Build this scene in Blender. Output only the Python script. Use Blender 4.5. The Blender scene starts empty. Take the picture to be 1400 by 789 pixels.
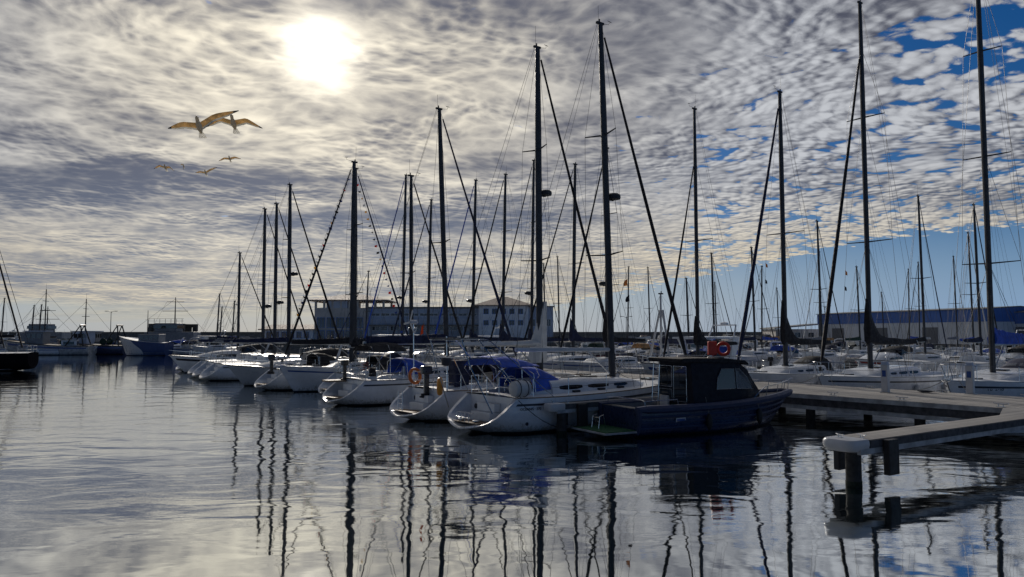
import bpy, bmesh, math, random
from mathutils import Vector, Matrix
from math import radians as R, sin, cos, pi, atan2, sqrt

random.seed(11)
SC = bpy.context.scene
COL = SC.collection

# ------------------------------------------------------------------ camera
F_PX = 1011.0            # focal length in photo pixels (1400 wide)
CAM_H = 3.2
PITCH = math.atan(62.5 / F_PX)
cam_d = bpy.data.cameras.new('camera')
cam_d.sensor_width = 36.0
cam_d.lens = 36.0 * F_PX / 1400.0
cam_d.clip_start = 0.05
cam_d.clip_end = 20000.0
cam = bpy.data.objects.new('camera', cam_d)
COL.objects.link(cam)
cam.location = (0, 0, CAM_H)
cam.rotation_euler = (pi / 2 + PITCH, 0, 0)
SC.camera = cam

def ray(px, py):
    u = (px - 700.0) / F_PX
    v = (394.5 - py) / F_PX
    # camera space: right u, up v, forward 1 ; pitched up
    y = cos(PITCH) - v * sin(PITCH)
    z = sin(PITCH) + v * cos(PITCH)
    return Vector((u, y, z))

def at(px, py, Y):
    r = ray(px, py)
    k = Y / r.y
    return Vector((r.x * k, Y, CAM_H + r.z * k))

def atz(px, py, z):
    r = ray(px, py)
    k = (z - CAM_H) / r.z
    return Vector((r.x * k, r.y * k, z))

# ------------------------------------------------------------------ world
SUN_RAY = ray(438, 68).normalized()
SUN_EL = math.asin(SUN_RAY.z)
SUN_AZ = atan2(SUN_RAY.x, SUN_RAY.y)       # clockwise from +Y
W = bpy.data.worlds.new('World')
SC.world = W
W.use_nodes = True
nt = W.node_tree
nt.nodes.clear()

class G:
    """small node-graph helper"""
    def __init__(s, nt): s.nt = nt
    def new(s, t, **k):
        n = s.nt.nodes.new(t)
        for a, b in k.items(): setattr(n, a, b)
        return n
    def put(s, sock, v):
        if isinstance(v, bpy.types.NodeSocket): s.nt.links.new(v, sock)
        elif v is not None: sock.default_value = v
    def m(s, op, a, b=None, c=None, clamp=False):
        n = s.new('ShaderNodeMath', operation=op, use_clamp=clamp)
        s.put(n.inputs[0], a); s.put(n.inputs[1], b)
        if c is not None: s.put(n.inputs[2], c)
        return n.outputs[0]
    def add(s, a, b): return s.m('ADD', a, b)
    def sub(s, a, b): return s.m('SUBTRACT', a, b)
    def mul(s, a, b): return s.m('MULTIPLY', a, b)
    def ramp(s, v, lo, hi, a=0.0, b=1.0, smooth=True):
        n = s.new('ShaderNodeMapRange', interpolation_type='SMOOTHSTEP' if smooth else 'LINEAR', clamp=True)
        for i, q in enumerate((v, lo, hi, a, b)): s.put(n.inputs[i], q)
        return n.outputs[0]
    def comb(s, x, y, z):
        n = s.new('ShaderNodeCombineXYZ')
        for i, q in enumerate((x, y, z)): s.put(n.inputs[i], q)
        return n.outputs[0]
    def sep(s, v):
        n = s.new('ShaderNodeSeparateXYZ'); s.put(n.inputs[0], v); return n.outputs
    def noise(s, vec, scale, detail=3, rough=.5, dist=0.0, dims='3D'):
        n = s.new('ShaderNodeTexNoise', noise_dimensions=dims)
        s.put(n.inputs['Vector'], vec)
        n.inputs['Scale'].default_value = scale; n.inputs['Detail'].default_value = detail
        n.inputs['Roughness'].default_value = rough; n.inputs['Distortion'].default_value = dist
        return n.outputs[0]
    def noisec(s, vec, scale, detail=3, rough=.5):
        n = s.new('ShaderNodeTexNoise'); s.put(n.inputs['Vector'], vec)
        n.inputs['Scale'].default_value = scale; n.inputs['Detail'].default_value = detail
        n.inputs['Roughness'].default_value = rough
        return n.outputs[1]
    def vor(s, vec, scale, feature='F1', smooth=None, detail=0):
        n = s.new('ShaderNodeTexVoronoi', feature=feature, voronoi_dimensions='2D')
        s.put(n.inputs['Vector'], vec); n.inputs['Scale'].default_value = scale
        n.inputs['Detail'].default_value = detail
        if smooth is not None: n.inputs['Smoothness'].default_value = smooth
        return n.outputs['Distance']
    def mix(s, f, a, b, blend='MIX'):
        n = s.new('ShaderNodeMix', data_type='RGBA', blend_type=blend)
        s.put(n.inputs[0], f); s.put(n.inputs[6], a); s.put(n.inputs[7], b)
        return n.outputs[2]
    def vm(s, op, a, b=None, sc=None):
        n = s.new('ShaderNodeVectorMath', operation=op)
        s.put(n.inputs[0], a); s.put(n.inputs[1], b)
        if sc is not None: s.put(n.inputs['Scale'], sc)
        return n.outputs['Value'] if op in ('DOT_PRODUCT', 'LENGTH', 'DISTANCE') else n.outputs[0]

def c4(r, g, b): return (r, g, b, 1.0)

g = G(nt)
tc = g.new('ShaderNodeTexCoord')
D = tc.outputs['Generated']
dx, dy, dz = g.sep(D)
zc = g.m('MAXIMUM', dz, 0.0)
den = g.add(zc, 0.095)
px_ = g.m('DIVIDE', dx, den)
py_ = g.m('DIVIDE', dy, den)
P = g.comb(px_, py_, 0.0)

sky = g.new('ShaderNodeTexSky', sky_type='NISHITA', sun_disc=False)
sky.sun_elevation = SUN_EL
sky.sun_rotation = SUN_AZ
sky.altitude = 10.0; sky.air_density = 1.0; sky.dust_density = 0.35; sky.ozone_density = 4.0
sky_c = g.vm('SCALE', sky.outputs[0], sc=0.055)
# deepen the blue away from the sun
hsv = g.new('ShaderNodeHueSaturation'); hsv.inputs['Saturation'].default_value = 1.35
g.put(hsv.inputs['Color'], sky_c)
sky_c = hsv.outputs[0]

sdot = g.vm('DOT_PRODUCT', D, tuple(SUN_RAY))
sang = g.m('ARCCOSINE', g.m('MINIMUM', sdot, 1.0))      # radians from the sun

sky_c = g.mix(1.0, sky_c, c4(.60, .66, .84), 'MULTIPLY')
warp = g.vm('SCALE', g.vm('SUBTRACT', g.noisec(P, 1.3, 1, .5), (0.5, 0.5, 0.5)), sc=0.32)
warp2 = g.vm('SCALE', g.vm('SUBTRACT', g.noisec(P, 9.0, 2, .5), (0.5, 0.5, 0.5)), sc=0.055)
Pw = g.vm('ADD', g.vm('ADD', P, warp), warp2)
pxw, pyw, _ = g.sep(Pw)
rot = R(24)
def rotd(x, y): return g.comb(g.mul(g.add(g.mul(x, cos(rot)), g.mul(y, sin(rot))), 0.85), g.sub(g.mul(y, cos(rot)), g.mul(x, sin(rot))), 0.0)
Pr = rotd(pxw, pyw)
# the same point moved a little towards the sun, for the relief of each puff
sp = Vector((SUN_RAY.x, SUN_RAY.y, 0)) / (SUN_RAY.z + .095)
tos = g.vm('NORMALIZE', g.vm('SUBTRACT', tuple(sp), P))
tx, ty, _t = g.sep(tos)
Ps = rotd(g.add(pxw, g.mul(tx, .022)), g.add(pyw, g.mul(ty, .022)))
def field(v):
    a_ = g.vor(v, 11.0, 'SMOOTH_F1', 0.2); b_ = g.vor(v, 27.0, 'SMOOTH_F1', 0.25); c_ = g.noise(v, 30.0, 6, .66)
    return a_, b_, c_, g.add(g.mul(g.sub(.40, a_), 1.5), g.add(g.mul(g.sub(.38, b_), .8), g.mul(g.sub(c_, .5), 1.0)))
cells, cells2, fine, H0 = field(Pr)
_a, _b, _c, H1 = field(Ps)
relief = g.mul(g.sub(H0, H1), g.ramp(g.noise(P, 1.9, 3, .55), .36, .62, .35, 1.0))
mid = g.noise(Pr, 3.0, 6, .62)
big = g.noise(g.comb(g.mul(px_, 0.62), py_, 8.2), 0.80, 5, .55, 0.5)
far = g.ramp(dz, 0.02, 0.24, 0.40, 1.0)
puff = g.add(g.mul(g.sub(.40, cells), 2.0), g.add(g.mul(g.sub(.40, cells2), 1.0), g.mul(g.sub(fine, .5), 1.5)))
# the sheet thins to the right (x > ~1) and ends at x ~ 3.4
edge = g.add(g.ramp(g.add(px_, g.mul(g.sub(mid, .5), 1.2)), 0.15, 1.5, 0.0, 0.48),
             g.ramp(g.sub(g.sub(g.ramp(dx, -.12, .46, .0, .118, False), dz), g.mul(g.sub(mid, .5), 0.035)), -.012, .012, 0.0, 1.6))
hole = g.ramp(g.noise(g.vm('ADD', P, (4.3, 9.1, 0)), 1.15, 2, .5), 0.52, 0.68, 0.0, 0.6)
hole = g.mul(hole, g.ramp(px_, 0.3, 1.1, 0.0, 1.0))
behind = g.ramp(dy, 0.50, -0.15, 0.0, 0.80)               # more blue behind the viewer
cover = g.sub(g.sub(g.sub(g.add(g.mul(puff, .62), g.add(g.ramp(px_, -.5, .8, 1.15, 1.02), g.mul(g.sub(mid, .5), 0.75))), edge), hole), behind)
mask = g.ramp(cover, -0.04, 0.30)
hfade = g.ramp(g.add(dz, g.mul(g.sub(big, .5), 0.06)), 0.012, 0.045)
mask = g.mul(mask, hfade)

rightf = g.ramp(px_, 0.0, 1.3)
bigd = g.mul(g.ramp(big, 0.42, 0.66), g.ramp(dz, .03, .17, .35, 1.0))
# towards the sun thin seams between the cells glow; away from it the cell tops are bright
thin = g.sub(.5, g.mul(H0, .42))                  # thin rims let light through, near the sun
lum_s = g.sub(g.add(.44, g.add(g.mul(relief, .42), g.add(g.mul(g.sub(thin, .45), g.mul(far, .55)), g.mul(g.sub(mid, .5), 1.25)))), g.mul(bigd, .50))
lum_r = g.sub(g.add(.58, g.add(g.mul(relief, .60), g.add(g.mul(g.mul(H0, far), .40), g.mul(g.sub(mid, .5), .75)))), g.mul(bigd, .32))
lum = g.ramp(g.add(g.mul(lum_s, g.sub(1.0, rightf)), g.mul(lum_r, rightf)), -.14, 1.06)
cdark = g.mix(g.ramp(dz, 0.03, 0.28), c4(.140, .170, .235), c4(.085, .093, .130))
clight = g.mix(g.ramp(dz, 0.02, 0.22), c4(.90, .75, .48), c4(.58, .60, .64))
ccol = g.mix(lum, cdark, clight)
clight = g.mix(g.ramp(sang, .10, .62), c4(.70, .64, .52), clight)
ccol = g.mix(lum, cdark, clight)
fwd = g.add(g.ramp(sang, 0.0, 0.75, 1.30, 0.90), g.ramp(sang, 0.75, 1.8, 0.0, -0.80))
ccol = g.vm('SCALE', ccol, sc=fwd)
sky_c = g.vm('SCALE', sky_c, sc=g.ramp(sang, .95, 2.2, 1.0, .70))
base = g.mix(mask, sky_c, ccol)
hz = g.ramp(dz, 0.0, 0.17, 1.0, 0.0)
hz = g.mul(hz, g.sub(1.0, g.mul(mask, 0.85)))
base = g.mix(g.mul(hz, 0.85), base, g.mix(g.ramp(sang, 0.25, 1.0), c4(.44, .46, .47), c4(.22, .36, .58)))
# sun glow through the thin cloud
g1 = g.m('POWER', g.ramp(sang, 0.0, 0.075, 1.0, 0.0, False), 1.5)
g2 = g.m('POWER', g.ramp(sang, 0.0, 0.46, 1.0, 0.0, False), 2.4)
gl = g.add(g.mul(g1, 1.5), g.mul(g2, g.add(0.10, g.mul(lum, 0.40))))
base = g.vm('ADD', base, g.vm('SCALE', (1.0, .91, .72), sc=gl))
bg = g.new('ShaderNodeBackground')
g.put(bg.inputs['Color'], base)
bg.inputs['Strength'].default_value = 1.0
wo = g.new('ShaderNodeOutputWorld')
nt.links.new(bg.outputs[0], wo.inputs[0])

# ------------------------------------------------------------------ sun (veiled by cloud)
sl = bpy.data.lights.new('sun', 'SUN')
sl.energy = 2.6
sl.angle = R(3.0)
sl.color = (1.0, .92, .82)
so = bpy.data.objects.new('sun', sl)
COL.objects.link(so)
so.rotation_euler = SUN_RAY.to_track_quat('Z', 'Y').to_euler()

SC.view_settings.view_transform = 'Standard'
SC.view_settings.look = 'None'
SC.view_settings.gamma = 1.0
SC.view_settings.exposure = 0.0
SC.view_settings.use_curve_mapping = False
SC.render.engine = 'CYCLES'
SC.cycles.use_denoising = True
SC.cycles.max_bounces = 6
SC.cycles.glossy_bounces = 4
SC.cycles.transparent_max_bounces = 6
SC.cycles.caustics_reflective = True
SC.cycles.caustics_refractive = False
SC.cycles.sample_clamp_indirect = 4.0
# ------------------------------------------------------------------ materials
MATS = {}
def pmat(name, col, rough=.5, metal=0.0, var=.12, vscale=3.0, spec=.5, bump=0.0, bscale=30.0, coat=0.0, alpha=None, stretch=(1, 1, 1)):
    if name in MATS: return MATS[name]
    m = bpy.data.materials.new(name); m.use_nodes = True
    n = m.node_tree; q = G(n)
    b = n.nodes['Principled BSDF']
    t = q.new('ShaderNodeTexCoord')
    v = q.vm('MULTIPLY', t.outputs['Object'], stretch)
    f = q.noise(v, vscale, 5, .6)
    lo = c4(*[c * (1 - var) for c in col]); hi = c4(*[min(1, c * (1 + var)) for c in col])
    cc = q.mix(q.ramp(f, .3, .7), lo, hi)
    q.put(b.inputs['Base Color'], cc)
    q.put(b.inputs['Roughness'], q.ramp(q.noise(v, vscale * 2.3, 3, .6), .3, .7, max(0.02, rough * .8), min(1, rough * 1.2)))
    b.inputs['Metallic'].default_value = metal
    b.inputs['Specular IOR Level'].default_value = spec
    b.inputs['Coat Weight'].default_value = coat
    if bump:
        bn = q.new('ShaderNodeBump'); bn.inputs['Strength'].default_value = bump
        q.put(bn.inputs['Height'], q.noise(v, bscale, 4, .6)); bn.inputs['Distance'].default_value = .02
        q.put(b.inputs['Normal'], bn.outputs[0])
    if alpha is not None:
        b.inputs['Alpha'].default_value = alpha
    MATS[name] = m
    return m

def M(name):
    return MATS[name]

pmat('gelcoat', (.66, .69, .73), .28, var=.10, vscale=1.3, coat=.3)
pmat('gelcoat_cream', (.70, .68, .61), .32, var=.10, vscale=1.3, coat=.3)
pmat('gelcoat_grey', (.40, .43, .47), .32, var=.10, vscale=1.3, coat=.3)
pmat('deck_white', (.72, .74, .76), .5, var=.08, vscale=2.5, bump=.1, bscale=60)
pmat('deck_tan', (.30, .25, .19), .6, var=.2, vscale=5, stretch=(1, 9, 1))
pmat('teak', (.27, .19, .12), .7, var=.35, vscale=6, stretch=(1, 14, 1))
pmat('antifoul', (.012, .014, .02), .7)
pmat('navy_gel', (.016, .026, .075), .3, coat=.4, var=.2)
pmat('navy_cabin', (.006, .008, .018), .6, spec=.25, var=.2)
pmat('blue_stripe', (.03, .07, .25), .35)
pmat('red_stripe', (.30, .03, .02), .4)
pmat('dark_stripe', (.02, .02, .03), .4)
pmat('window', (.012, .016, .022), .06, spec=.8, var=.3)
pmat('alu', (.34, .36, .38), .38, metal=.75, var=.12, vscale=4)
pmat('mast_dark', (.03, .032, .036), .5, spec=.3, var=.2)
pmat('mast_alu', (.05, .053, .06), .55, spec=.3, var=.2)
pmat('mast_white', (.55, .56, .57), .35, var=.08)
pmat('steel', (.60, .61, .62), .18, metal=1.0, var=.1)
pmat('wire', (.06, .063, .07), .5, metal=.3, var=.1)
pmat('canvas_navy', (.012, .018, .055), .85, var=.3, bump=.35, bscale=9)
pmat('canvas_black', (.012, .012, .016), .85, var=.3, bump=.35, bscale=9)
pmat('canvas_blue', (.024, .09, .50), .8, var=.25, bump=.35, bscale=9)
pmat('canvas_lightblue', (.05, .14, .42), .8, var=.2, bump=.35, bscale=9)
pmat('canvas_green', (.01, .04, .03), .85, var=.2, bump=.3, bscale=9)
pmat('canvas_white', (.55, .56, .56), .8, var=.12, bump=.3, bscale=9)
pmat('canvas_tan', (.40, .22, .09), .85, var=.2, bump=.3, bscale=9)
pmat('canvas_grey', (.22, .23, .25), .85, var=.15, bump=.3, bscale=9)
pmat('sail_white', (.62, .62, .60), .75, var=.08)
pmat('rubber', (.02, .02, .022), .6)
pmat('engine', (.018, .018, .02), .3, coat=.3)
pmat('fender_white', (.52, .53, .54), .4)
pmat('fender_blue', (.03, .08, .28), .4)
pmat('orange', (.62, .16, .03), .5, var=.15)
pmat('life_red', (.60, .04, .02), .5, var=.15)
pmat('yellow', (.65, .42, .03), .5)
pmat('rope', (.34, .32, .28), .9, var=.2, vscale=20)
pmat('rope_dark', (.03, .035, .05), .9, var=.2, vscale=20)
pmat('green_mat', (.010, .085, .028), .95, var=.4, vscale=25, bump=.5, bscale=120)
pmat('clear_plastic', (.20, .22, .25), .15, spec=.4, alpha=.5)
pmat('varnish', (.30, .13, .04), .3, coat=.4, var=.2, vscale=4, stretch=(1, 6, 6))
pmat('skin_dark', (.03, .03, .04), .6)

def grime(nm, z1=.42, k=.5):
    # scum line and runs above the waterline
    m = MATS[nm]; n = m.node_tree; q = G(n); b = n.nodes['Principled BSDF']
    t = q.new('ShaderNodeTexCoord'); x, y, z = q.sep(t.outputs['Object'])
    old = b.inputs['Base Color'].links[0].from_socket
    runs = q.noise(q.comb(q.mul(x, 3.0), q.mul(y, 3.0), q.mul(z, .5)), 3.0, 4, .65)
    lim = q.add(.10, q.mul(q.ramp(runs, .35, .75), z1))
    f = q.mul(q.ramp(q.sub(lim, z), -.04, .16), q.ramp(z, .02, .05))
    q.put(b.inputs['Base Color'], q.mix(q.mul(f, k), old, c4(.20, .18, .12)))
for nm_ in ('gelcoat', 'gelcoat_cream', 'gelcoat_grey'): grime(nm_)
# ------------------------------------------------------------------ mesh helpers
def link(name, bm, mat, parent=None, smooth=False, recalc=True):
    if recalc: bmesh.ops.recalc_face_normals(bm, faces=bm.faces[:])
    me = bpy.data.meshes.new(name)
    if smooth:
        for f in bm.faces: f.smooth = True
        for e in bm.edges:
            if len(e.link_faces) == 2 and e.calc_face_angle(0) > R(38): e.smooth = False
    bm.to_mesh(me); bm.free()
    for m_ in (mat if isinstance(mat, (list, tuple)) else [mat]):
        me.materials.append(MATS[m_] if isinstance(m_, str) else m_)
    o = bpy.data.objects.new(name, me)
    COL.objects.link(o)
    if parent is not None: o.parent = parent
    return o

def BM(): return bmesh.new()

def box(bm, x0, x1, y0, y1, z0, z1, mi=0, mtx=None, bevel=0.0):
    vs = [Vector((x, y, z)) for z in (z0, z1) for y in (y0, y1) for x in (x0, x1)]
    if mtx is not None: vs = [mtx @ v for v in vs]
    v = [bm.verts.new(p) for p in vs]
    fs = []
    for q in ((0, 2, 3, 1), (4, 5, 7, 6), (0, 1, 5, 4), (2, 6, 7, 3), (0, 4, 6, 2), (1, 3, 7, 5)):
        f = bm.faces.new([v[i] for i in q]); f.material_index = mi; fs.append(f)
    if bevel > 0:
        es = set(e for f in fs for e in f.edges)
        r = bmesh.ops.bevel(bm, geom=list(es), offset=bevel, segments=2, profile=.6, affect='EDGES')
        for f in r['faces']: f.material_index = mi
    return v

def frame_of(d):
    d = d.normalized()
    up = Vector((0, 0, 1)) if abs(d.z) < .95 else Vector((1, 0, 0))
    a = d.cross(up).normalized(); b = d.cross(a).normalized()
    return a, b

def tube(bm, pts, r, n=6, cap=True, mi=0, sx=1.0, rr=None):
    """tube through pts; r a number or a list of radii"""
    pts = [Vector(p) for p in pts]
    rings = []
    a0 = None
    for i, p in enumerate(pts):
        if i == 0: d = pts[1] - p
        elif i == len(pts) - 1: d = p - pts[i - 1]
        else: d = (pts[i + 1] - p).normalized() + (p - pts[i - 1]).normalized()
        if d.length < 1e-9: d = Vector((0, 0, 1))
        d.normalize()
        if a0 is None: a, b = frame_of(d)
        else:
            a = (a0 - d * a0.dot(d)).normalized(); b = d.cross(a)
        a0 = a
        ri = r[i] if isinstance(r, (list, tuple)) else r
        rings.append([bm.verts.new(p + a * (cos(2 * pi * k / n) * ri * sx) + b * (sin(2 * pi * k / n) * ri)) for k in range(n)])
    for i in range(len(rings) - 1):
        for k in range(n):
            f = bm.faces.new([rings[i][k], rings[i][(k + 1) % n], rings[i + 1][(k + 1) % n], rings[i + 1][k]])
            f.material_index = mi
    if cap:
        for rg in (rings[0], rings[-1]):
            f = bm.faces.new(rg); f.material_index = mi
    return rings

def loft(bm, rows, closed=False, mi=0, cap=False):
    vs = [[bm.verts.new(p) for p in row] for row in rows]
    n = len(vs[0])
    for i in range(len(vs) - 1):
        for k in range(n if closed else n - 1):
            k2 = (k + 1) % n
            q = [vs[i][k], vs[i][k2], vs[i + 1][k2], vs[i + 1][k]]
            f = bm.faces.new(q); f.material_index = mi
    if cap:
        for rg in (vs[0], vs[-1]):
            try: bm.faces.new(rg).material_index = mi
            except ValueError: pass
    return vs

def lathe(bm, prof, n=12, mtx=None, mi=0):
    rings = []
    for r, z in prof:
        rg = []
        for k in range(n):
            p = Vector((r * cos(2 * pi * k / n), r * sin(2 * pi * k / n), z))
            if mtx is not None: p = mtx @ p
            rg.append(bm.verts.new(p))
        rings.append(rg)
    for i in range(len(rings) - 1):
        for k in range(n):
            bm.faces.new([rings[i][k], rings[i][(k + 1) % n], rings[i + 1][(k + 1) % n], rings[i + 1][k]]).material_index = mi
    for rg in (rings[0], rings[-1]):
        bm.faces.new(rg).material_index = mi

def torus(bm, c, R1, r, axis=(0, 0, 1), n=24, m=8, arc=2 * pi, start=0.0, mi=0):
    a, b = frame_of(Vector(axis)); c = Vector(c)
    pts = [c + (a * cos(start + arc * k / n) + b * sin(start + arc * k / n)) * R1 for k in range(n + 1)]
    if arc > 2 * pi - .01:
        rings = []
        w = Vector(axis).normalized()
        for k in range(n):
            e = (pts[k] - c).normalized()
            rings.append([bm.verts.new(pts[k] + e * (cos(2 * pi * j / m) * r) + w * (sin(2 * pi * j / m) * r)) for j in range(m)])
        for k in range(n):
            for j in range(m):
                bm.faces.new([rings[k][j], rings[(k + 1) % n][j], rings[(k + 1) % n][(j + 1) % m], rings[k][(j + 1) % m]]).material_index = mi
    else:
        tube(bm, pts, r, m, mi=mi)

def prism(bm, outline, thick, mtx=None, mi=0):
    """outline in local XZ, extruded +-thick/2 along Y"""
    a = []; b = []
    for x, z in outline:
        p = Vector((x, -thick / 2, z)); q = Vector((x, thick / 2, z))
        if mtx is not None: p = mtx @ p; q = mtx @ q
        a.append(bm.verts.new(p)); b.append(bm.verts.new(q))
    n = len(a)
    bm.faces.new(a).material_index = mi; bm.faces.new(b[::-1]).material_index = mi
    for k in range(n):
        bm.faces.new([a[k], a[(k + 1) % n], b[(k + 1) % n], b[k]]).material_index = mi

def thing(name, label, cat, loc=(0, 0, 0), rz=0.0, group=None):
    o = bpy.data.objects.new(name, None)
    o.empty_display_size = .3
    COL.objects.link(o)
    o.location = loc; o.rotation_euler = (0, 0, rz)
    tag(o, label, cat, group)
    return o

def tag(o, label=None, cat=None, group=None, kind=None):
    if label: o['label'] = label
    if cat: o['category'] = cat
    if group: o['group'] = group
    if kind: o['kind'] = kind
    return o

def text_mesh(name, body, size, mat, parent, mtx, extrude=.004):
    cu = bpy.data.curves.new(name, 'FONT'); cu.body = body; cu.size = size; cu.extrude = extrude
    cu.align_x = 'CENTER'
    t = bpy.data.objects.new(name, cu); COL.objects.link(t)
    dg = bpy.context.evaluated_depsgraph_get()
    me = bpy.data.meshes.new_from_object(t.evaluated_get(dg))
    bpy.data.objects.remove(t); bpy.data.curves.remove(cu)
    me.transform(mtx)
    me.materials.clear(); me.materials.append(MATS[mat])
    o = bpy.data.objects.new(name, me); COL.objects.link(o); o.parent = parent
    return o
# ------------------------------------------------------------------ water
def water_mat():
    m = bpy.data.materials.new('sea_water'); m.use_nodes = True
    n = m.node_tree; q = G(n)
    b = n.nodes['Principled BSDF']
    b.inputs['Base Color'].default_value = (.004, .010, .013, 1)
    b.inputs['Roughness'].default_value = .03
    b.inputs['IOR'].default_value = 1.33
    b.inputs['Specular IOR Level'].default_value = .2
    t = q.new('ShaderNodeTexCoord'); v = t.outputs['Object']
    x, y, z = q.sep(v)
    # long lazy undulation + small wind ripples that come in patches
    a = q.noise(q.vm('ADD', q.comb(q.mul(x, .55), q.mul(y, 1.0), 0.0), (3.1, 7.7, 0)), .9, 2, .5, .5)
    c = q.noise(q.comb(q.mul(x, 1.1), q.mul(y, 2.4), 1.3), 2.1, 3, .55, .4)
    d = q.noise(q.comb(q.mul(x, 1.5), q.mul(y, 3.4), 5.3), 7.5, 2, .5)
    e = q.noise(q.comb(q.mul(x, .9), q.mul(y, 3.2), 9.1), 3.2, 3, .6)
    patch = q.ramp(q.noise(q.comb(q.mul(x, .35), y, 2.0), .055, 3, .6), .40, .62, .25, 1.0)
    left = q.ramp(x, -14.0, 4.0, 1.0, .45)
    calm = q.mul(q.ramp(y, 14.0, 75.0, 1.0, .40), q.ramp(y, 9.5, 16.0, .06, 1.0))
    h = q.mul(calm, q.add(q.mul(a, .032), q.mul(q.add(q.mul(c, .0046), q.add(q.mul(d, .0014), q.mul(e, .0032))), q.mul(patch, left))))
    bn = q.new('ShaderNodeBump'); bn.inputs['Strength'].default_value = 1.0; bn.inputs['Distance'].default_value = 1.0
    q.put(bn.inputs['Height'], h)
    q.put(b.inputs['Normal'], bn.outputs[0])
    gl_ = q.new('ShaderNodeBsdfGlossy'); gl_.inputs['Color'].default_value = (.93, .96, .97, 1); gl_.inputs['Roughness'].default_value = .02
    q.put(gl_.inputs['Normal'], bn.outputs[0])
    lw = q.new('ShaderNodeFresnel'); lw.inputs['IOR'].default_value = 1.33; q.put(lw.inputs['Normal'], bn.outputs[0])
    fac = q.m('POWER', lw.outputs[0], .28)
    mx = q.new('ShaderNodeMixShader'); q.put(mx.inputs[0], fac)
    n.links.new(b.outputs[0], mx.inputs[1]); n.links.new(gl_.outputs[0], mx.inputs[2])
    n.links.new(mx.outputs[0], n.nodes['Material Output'].inputs[0])
    MATS['water'] = m
water_mat()
bm = BM()
S = 9000
vs = [bm.verts.new(p) for p in ((-S, -60, 0), (S, -60, 0), (S, S, 0), (-S, S, 0))]
bm.faces.new(vs)
w = link('water', bm, 'water'); tag(w, kind='structure')
# ------------------------------------------------------------------ boats
def lerp(a, b, t): return a + (b - a) * t
def sstep(t): t = max(0, min(1, t)); return t * t * (3 - 2 * t)

class Hull:
    def __init__(s, L, B, fs, fb, srake=.0, brake=.9, tfull=.80, wide=.42, flare=0.0, stern_up=.16, draft=.45, pbow=2.1):
        s.__dict__.update(locals())
    def b(s, t):
        if t < s.wide: return s.B * (s.tfull + (1 - s.tfull) * sin(pi / 2 * t / s.wide))
        return s.B * max(0.012, 1 - ((t - s.wide) / (1 - s.wide)) ** s.pbow)
    def sheer(s, t): return s.fs + (s.fb - s.fs) * t ** 1.7 - .05 * sin(pi * t)
    def keel(s, t):
        if t < .18: return lerp(s.stern_up, -s.draft * .6, sstep(t / .18))
        if t > .8: return lerp(-s.draft, -.12, sstep((t - .8) / .2))
        return lerp(-s.draft * .6, -s.draft, sstep((t - .18) / .3))
    def xz(s, t, z):
        zf = max(0, z) / s.sheer(t)
        return t * s.L - s.brake * (1 - zf) * t ** 5 + s.srake * zf * (1 - t) ** 5
    def y(s, t, z):
        zk = s.keel(t); sh = s.sheer(t)
        q = max(0, min(1, (z - zk) / (sh - zk)))
        p = lerp(5.2, 1.5 + s.flare * -.5, sstep(max(0, t - .35) / .65))
        return s.b(t) * (1 - (1 - q) ** p) ** .85
    def pt(s, t, z, side, off=0.0):
        return Vector((s.xz(t, z), side * (s.y(t, z) + off), z))
    def rows(s, t):
        zk = s.keel(t); sh = s.sheer(t); zw = max(.07, zk + .012)
        return [zk, lerp(zk, zw, .3), lerp(zk, zw, .65), zw] + [lerp(zw, sh, q) for q in (.035, .09, .17, .28, .42, .60, .80, 1.0)]
    def build(s, mat, parent, ns=22, transom='closed', scoop_mat='gelcoat'):
        bm = BM()
        ts = [k / ns for k in range(ns + 1)]
        grid = []
        for t in ts:
            rw = s.rows(t)
            port = [s.pt(t, z, 1) for z in rw[::-1]]
            star = [s.pt(t, z, -1) for z in rw[1:]]
            grid.append(port + star)
        vs = loft(bm, grid)
        bm.faces.ensure_lookup_table()
        for f in bm.faces:
            if f.calc_center_median().z < .07 and max(v.co.z for v in f.verts) < .11: f.material_index = 1
        if transom == 'closed': bm.faces.new(vs[0])
        else:
            # recessed sugar-scoop: rim, side walls, floor and back wall
            ol = grid[0]; n = len(ol)
            sh = s.sheer(0); top = s.xz(0, sh)
            xb = top + .05
            rim = [Vector((p.x + .015, p.y * .90, lerp(p.z, sh, .0) + (.05 if abs(p.y) < s.B * .4 else 0))) for p in ol]
            zfl = max(.34, rim[n // 2].z + .02)
            inn = [Vector((xb, p.y * .82, max(zfl, p.z))) for p in ol]
            r1 = [bm.verts.new(p) for p in rim]; r2 = [bm.verts.new(p) for p in inn]
            for a_, b_, mi in ((vs[0], r1, 2), (r1, r2, 2)):
                for k in range(n - 1):
                    bm.faces.new([a_[k], a_[k + 1], b_[k + 1], b_[k]]).material_index = mi
            bm.faces.new(r2).material_index = 2
        return link('hull', bm, [mat, 'antifoul', scoop_mat], parent, smooth=True)

def stripe(h, parent, z0, z1, mat, t0=.02, t1=.97, n=26, name='stripe', frac=True):
    bm = BM()
    for sd in (1, -1):
        rows = []
        for k in range(n + 1):
            t = lerp(t0, t1, k / n); sh = h.sheer(t)
            za, zb = (z0 * sh, z1 * sh) if frac else (z0, z1)
            rows.append([h.pt(t, za, sd, .006), h.pt(t, zb, sd, .006)])
        loft(bm, rows)
    return link(name, bm, mat, parent, recalc=False)

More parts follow.
